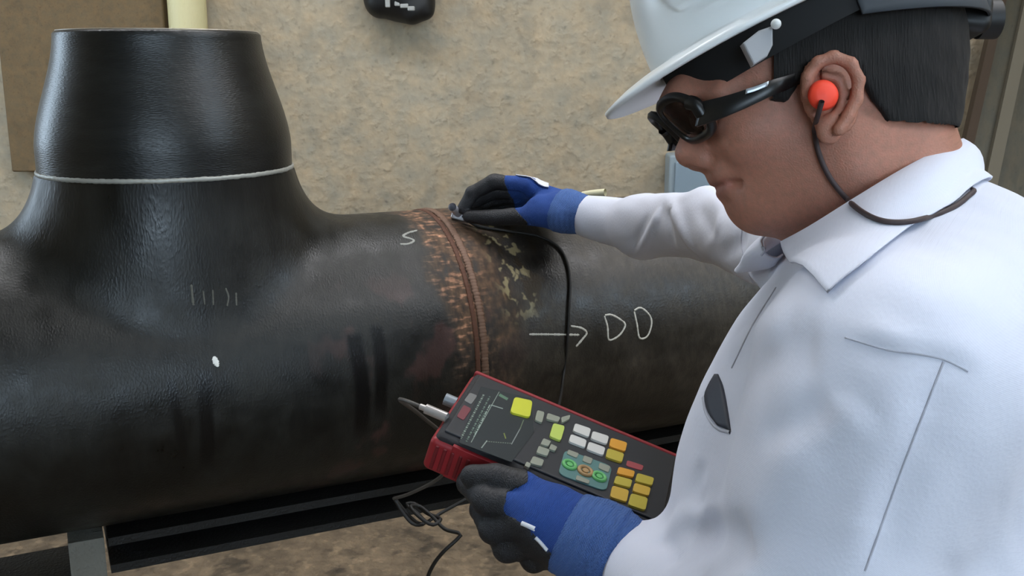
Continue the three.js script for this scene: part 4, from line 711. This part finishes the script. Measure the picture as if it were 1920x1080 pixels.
  dp('screen', sg, mat({ map: tex, roughness: .25, emissive: 0xffffff, emissiveMap: tex, emissiveIntensity: .05 }), 'dark screen with green print');
  dp('socket', new THREE.CylinderGeometry(.006, .006, .012, 24).rotateZ(Math.PI / 2).translate(-L / 2 - .008, .012, -.012), mFrame, 'metal socket');
  // cable with plug
  const cab = thing('probe_cable', 'thin black cable from instrument to probe, draped over the pipe, slack hanging in loops', 'cable', at(735, 930, 1.3));
  const mC = mat({ color: 0x171512, roughness: .6 });
  const plug = [at(838, 783, .955), at(826, 778, .957), at(798, 766, .96)]; part('plug', merge(tube(plug, .0048, 14, 12), tube([plug[2], at(788, 762, .962)], .0030, 4, 10)), mat({ color: 0xc2bdba, roughness: .3, metalness: .6 }), cab, 'silver plug');
  part('plug_lead', tube([at(790, 763, .962), at(768, 754, .97), at(752, 749, .99), at(752, 752, 1.02), at(790, 780, 1.08), at(850, 840, 1.14), at(830, 890, 1.18), at(770, 925, 1.22), at(738, 935, 1.24)], .0021, 60, 8), mat({ color: 0x4a4642, roughness: .5 }), cab, 'lead of the plug');
  const ph = (x, y, l = .003) => { const [t, a] = pipeHit(x, y); return onPipe(t, a, PR + l); };
  part('cable', tube([ph(866, 416, .010), ph(890, 425), ph(950, 436), ph(1010, 446), ph(1046, 466), ph(1062, 496), ph(1067, 530), ph(1065, 580), ph(1062, 640), ph(1055, 700), at(1030, 800, 1.36), at(930, 900, 1.3), at(830, 960, 1.28), at(790, 982, 1.26), at(770, 970, 1.25), at(738, 932, 1.24)], .0022, 200, 8), mC, cab, 'black cable laid over the pipe');
  part('cable', tube([at(738, 932, 1.24), at(756, 962, 1.24), at(776, 983, 1.24), at(796, 981, 1.25), at(782, 962, 1.27), at(762, 945, 1.28), at(776, 944, 1.28), at(800, 962, 1.27), at(826, 974, 1.25), at(812, 984, 1.24), at(790, 972, 1.24), at(770, 950, 1.25), at(784, 948, 1.26), at(810, 968, 1.25), at(834, 992, 1.24), at(864, 1002, 1.23), at(856, 1012, 1.23), at(832, 1034, 1.23), at(812, 1060, 1.24), at(800, 1090, 1.25), at(790, 1200, 1.28), V(-.12, .3, -1.25), V(-.14, .01, -1.22), V(-.3, .006, -1.2)], .0024, 300, 8), mC, cab, 'slack of the cable in loops');
}
{ // probe under the finger tips and the chalk on the crest
  const [t0, a0] = pipeHit(860, 409), p = onPipe(t0, a0, PR + .006), t = thing('probe', 'small silver probe pinched on the weld by the fingertips', 'probe', onPipe(t0, a0, PR));
  const g = rbox(.022, .016, .018, .003).rotateZ(-.3).translate(p.x, p.y, p.z); const q = at(848, 388, 1.49);
  part('wedge', g, mat({ color: 0xb4b2b4, roughness: .3, metalness: .6 }), t); part('connector', tube([p.clone(), q], .0062, 8, 12), mat({ color: 0xd9d7dc, roughness: .3, metalness: .5 }), t);
  const c = thing('chalk_stick', 'short cream chalk stick lying on the pipe behind the white sleeve', 'chalk', at(1110, 372, 1.66));
  const top = (t, x) => onPipe(t, Math.PI / 2 + x, PR + .0075); let tt = .6; { let best = 1e9; for (let i = 0; i < 200; i++) { const w = .4 + i * .003, s = onPipe(w, Math.PI / 2, PR).project(camera), px = (s.x + 1) * 960; if (Math.abs(px - 1112) < best) { best = Math.abs(px - 1112); tt = w; } } }
  part('stick', tube([top(tt - .012, .06), top(tt, -.02).add(V(0, .004, 0)), top(tt + .012, -.1).add(V(0, .008, 0))], .0062, 8, 12), mat({ color: 0xd9d3b0, roughness: .9 }), c);
}
renderer.render(scene, camera);
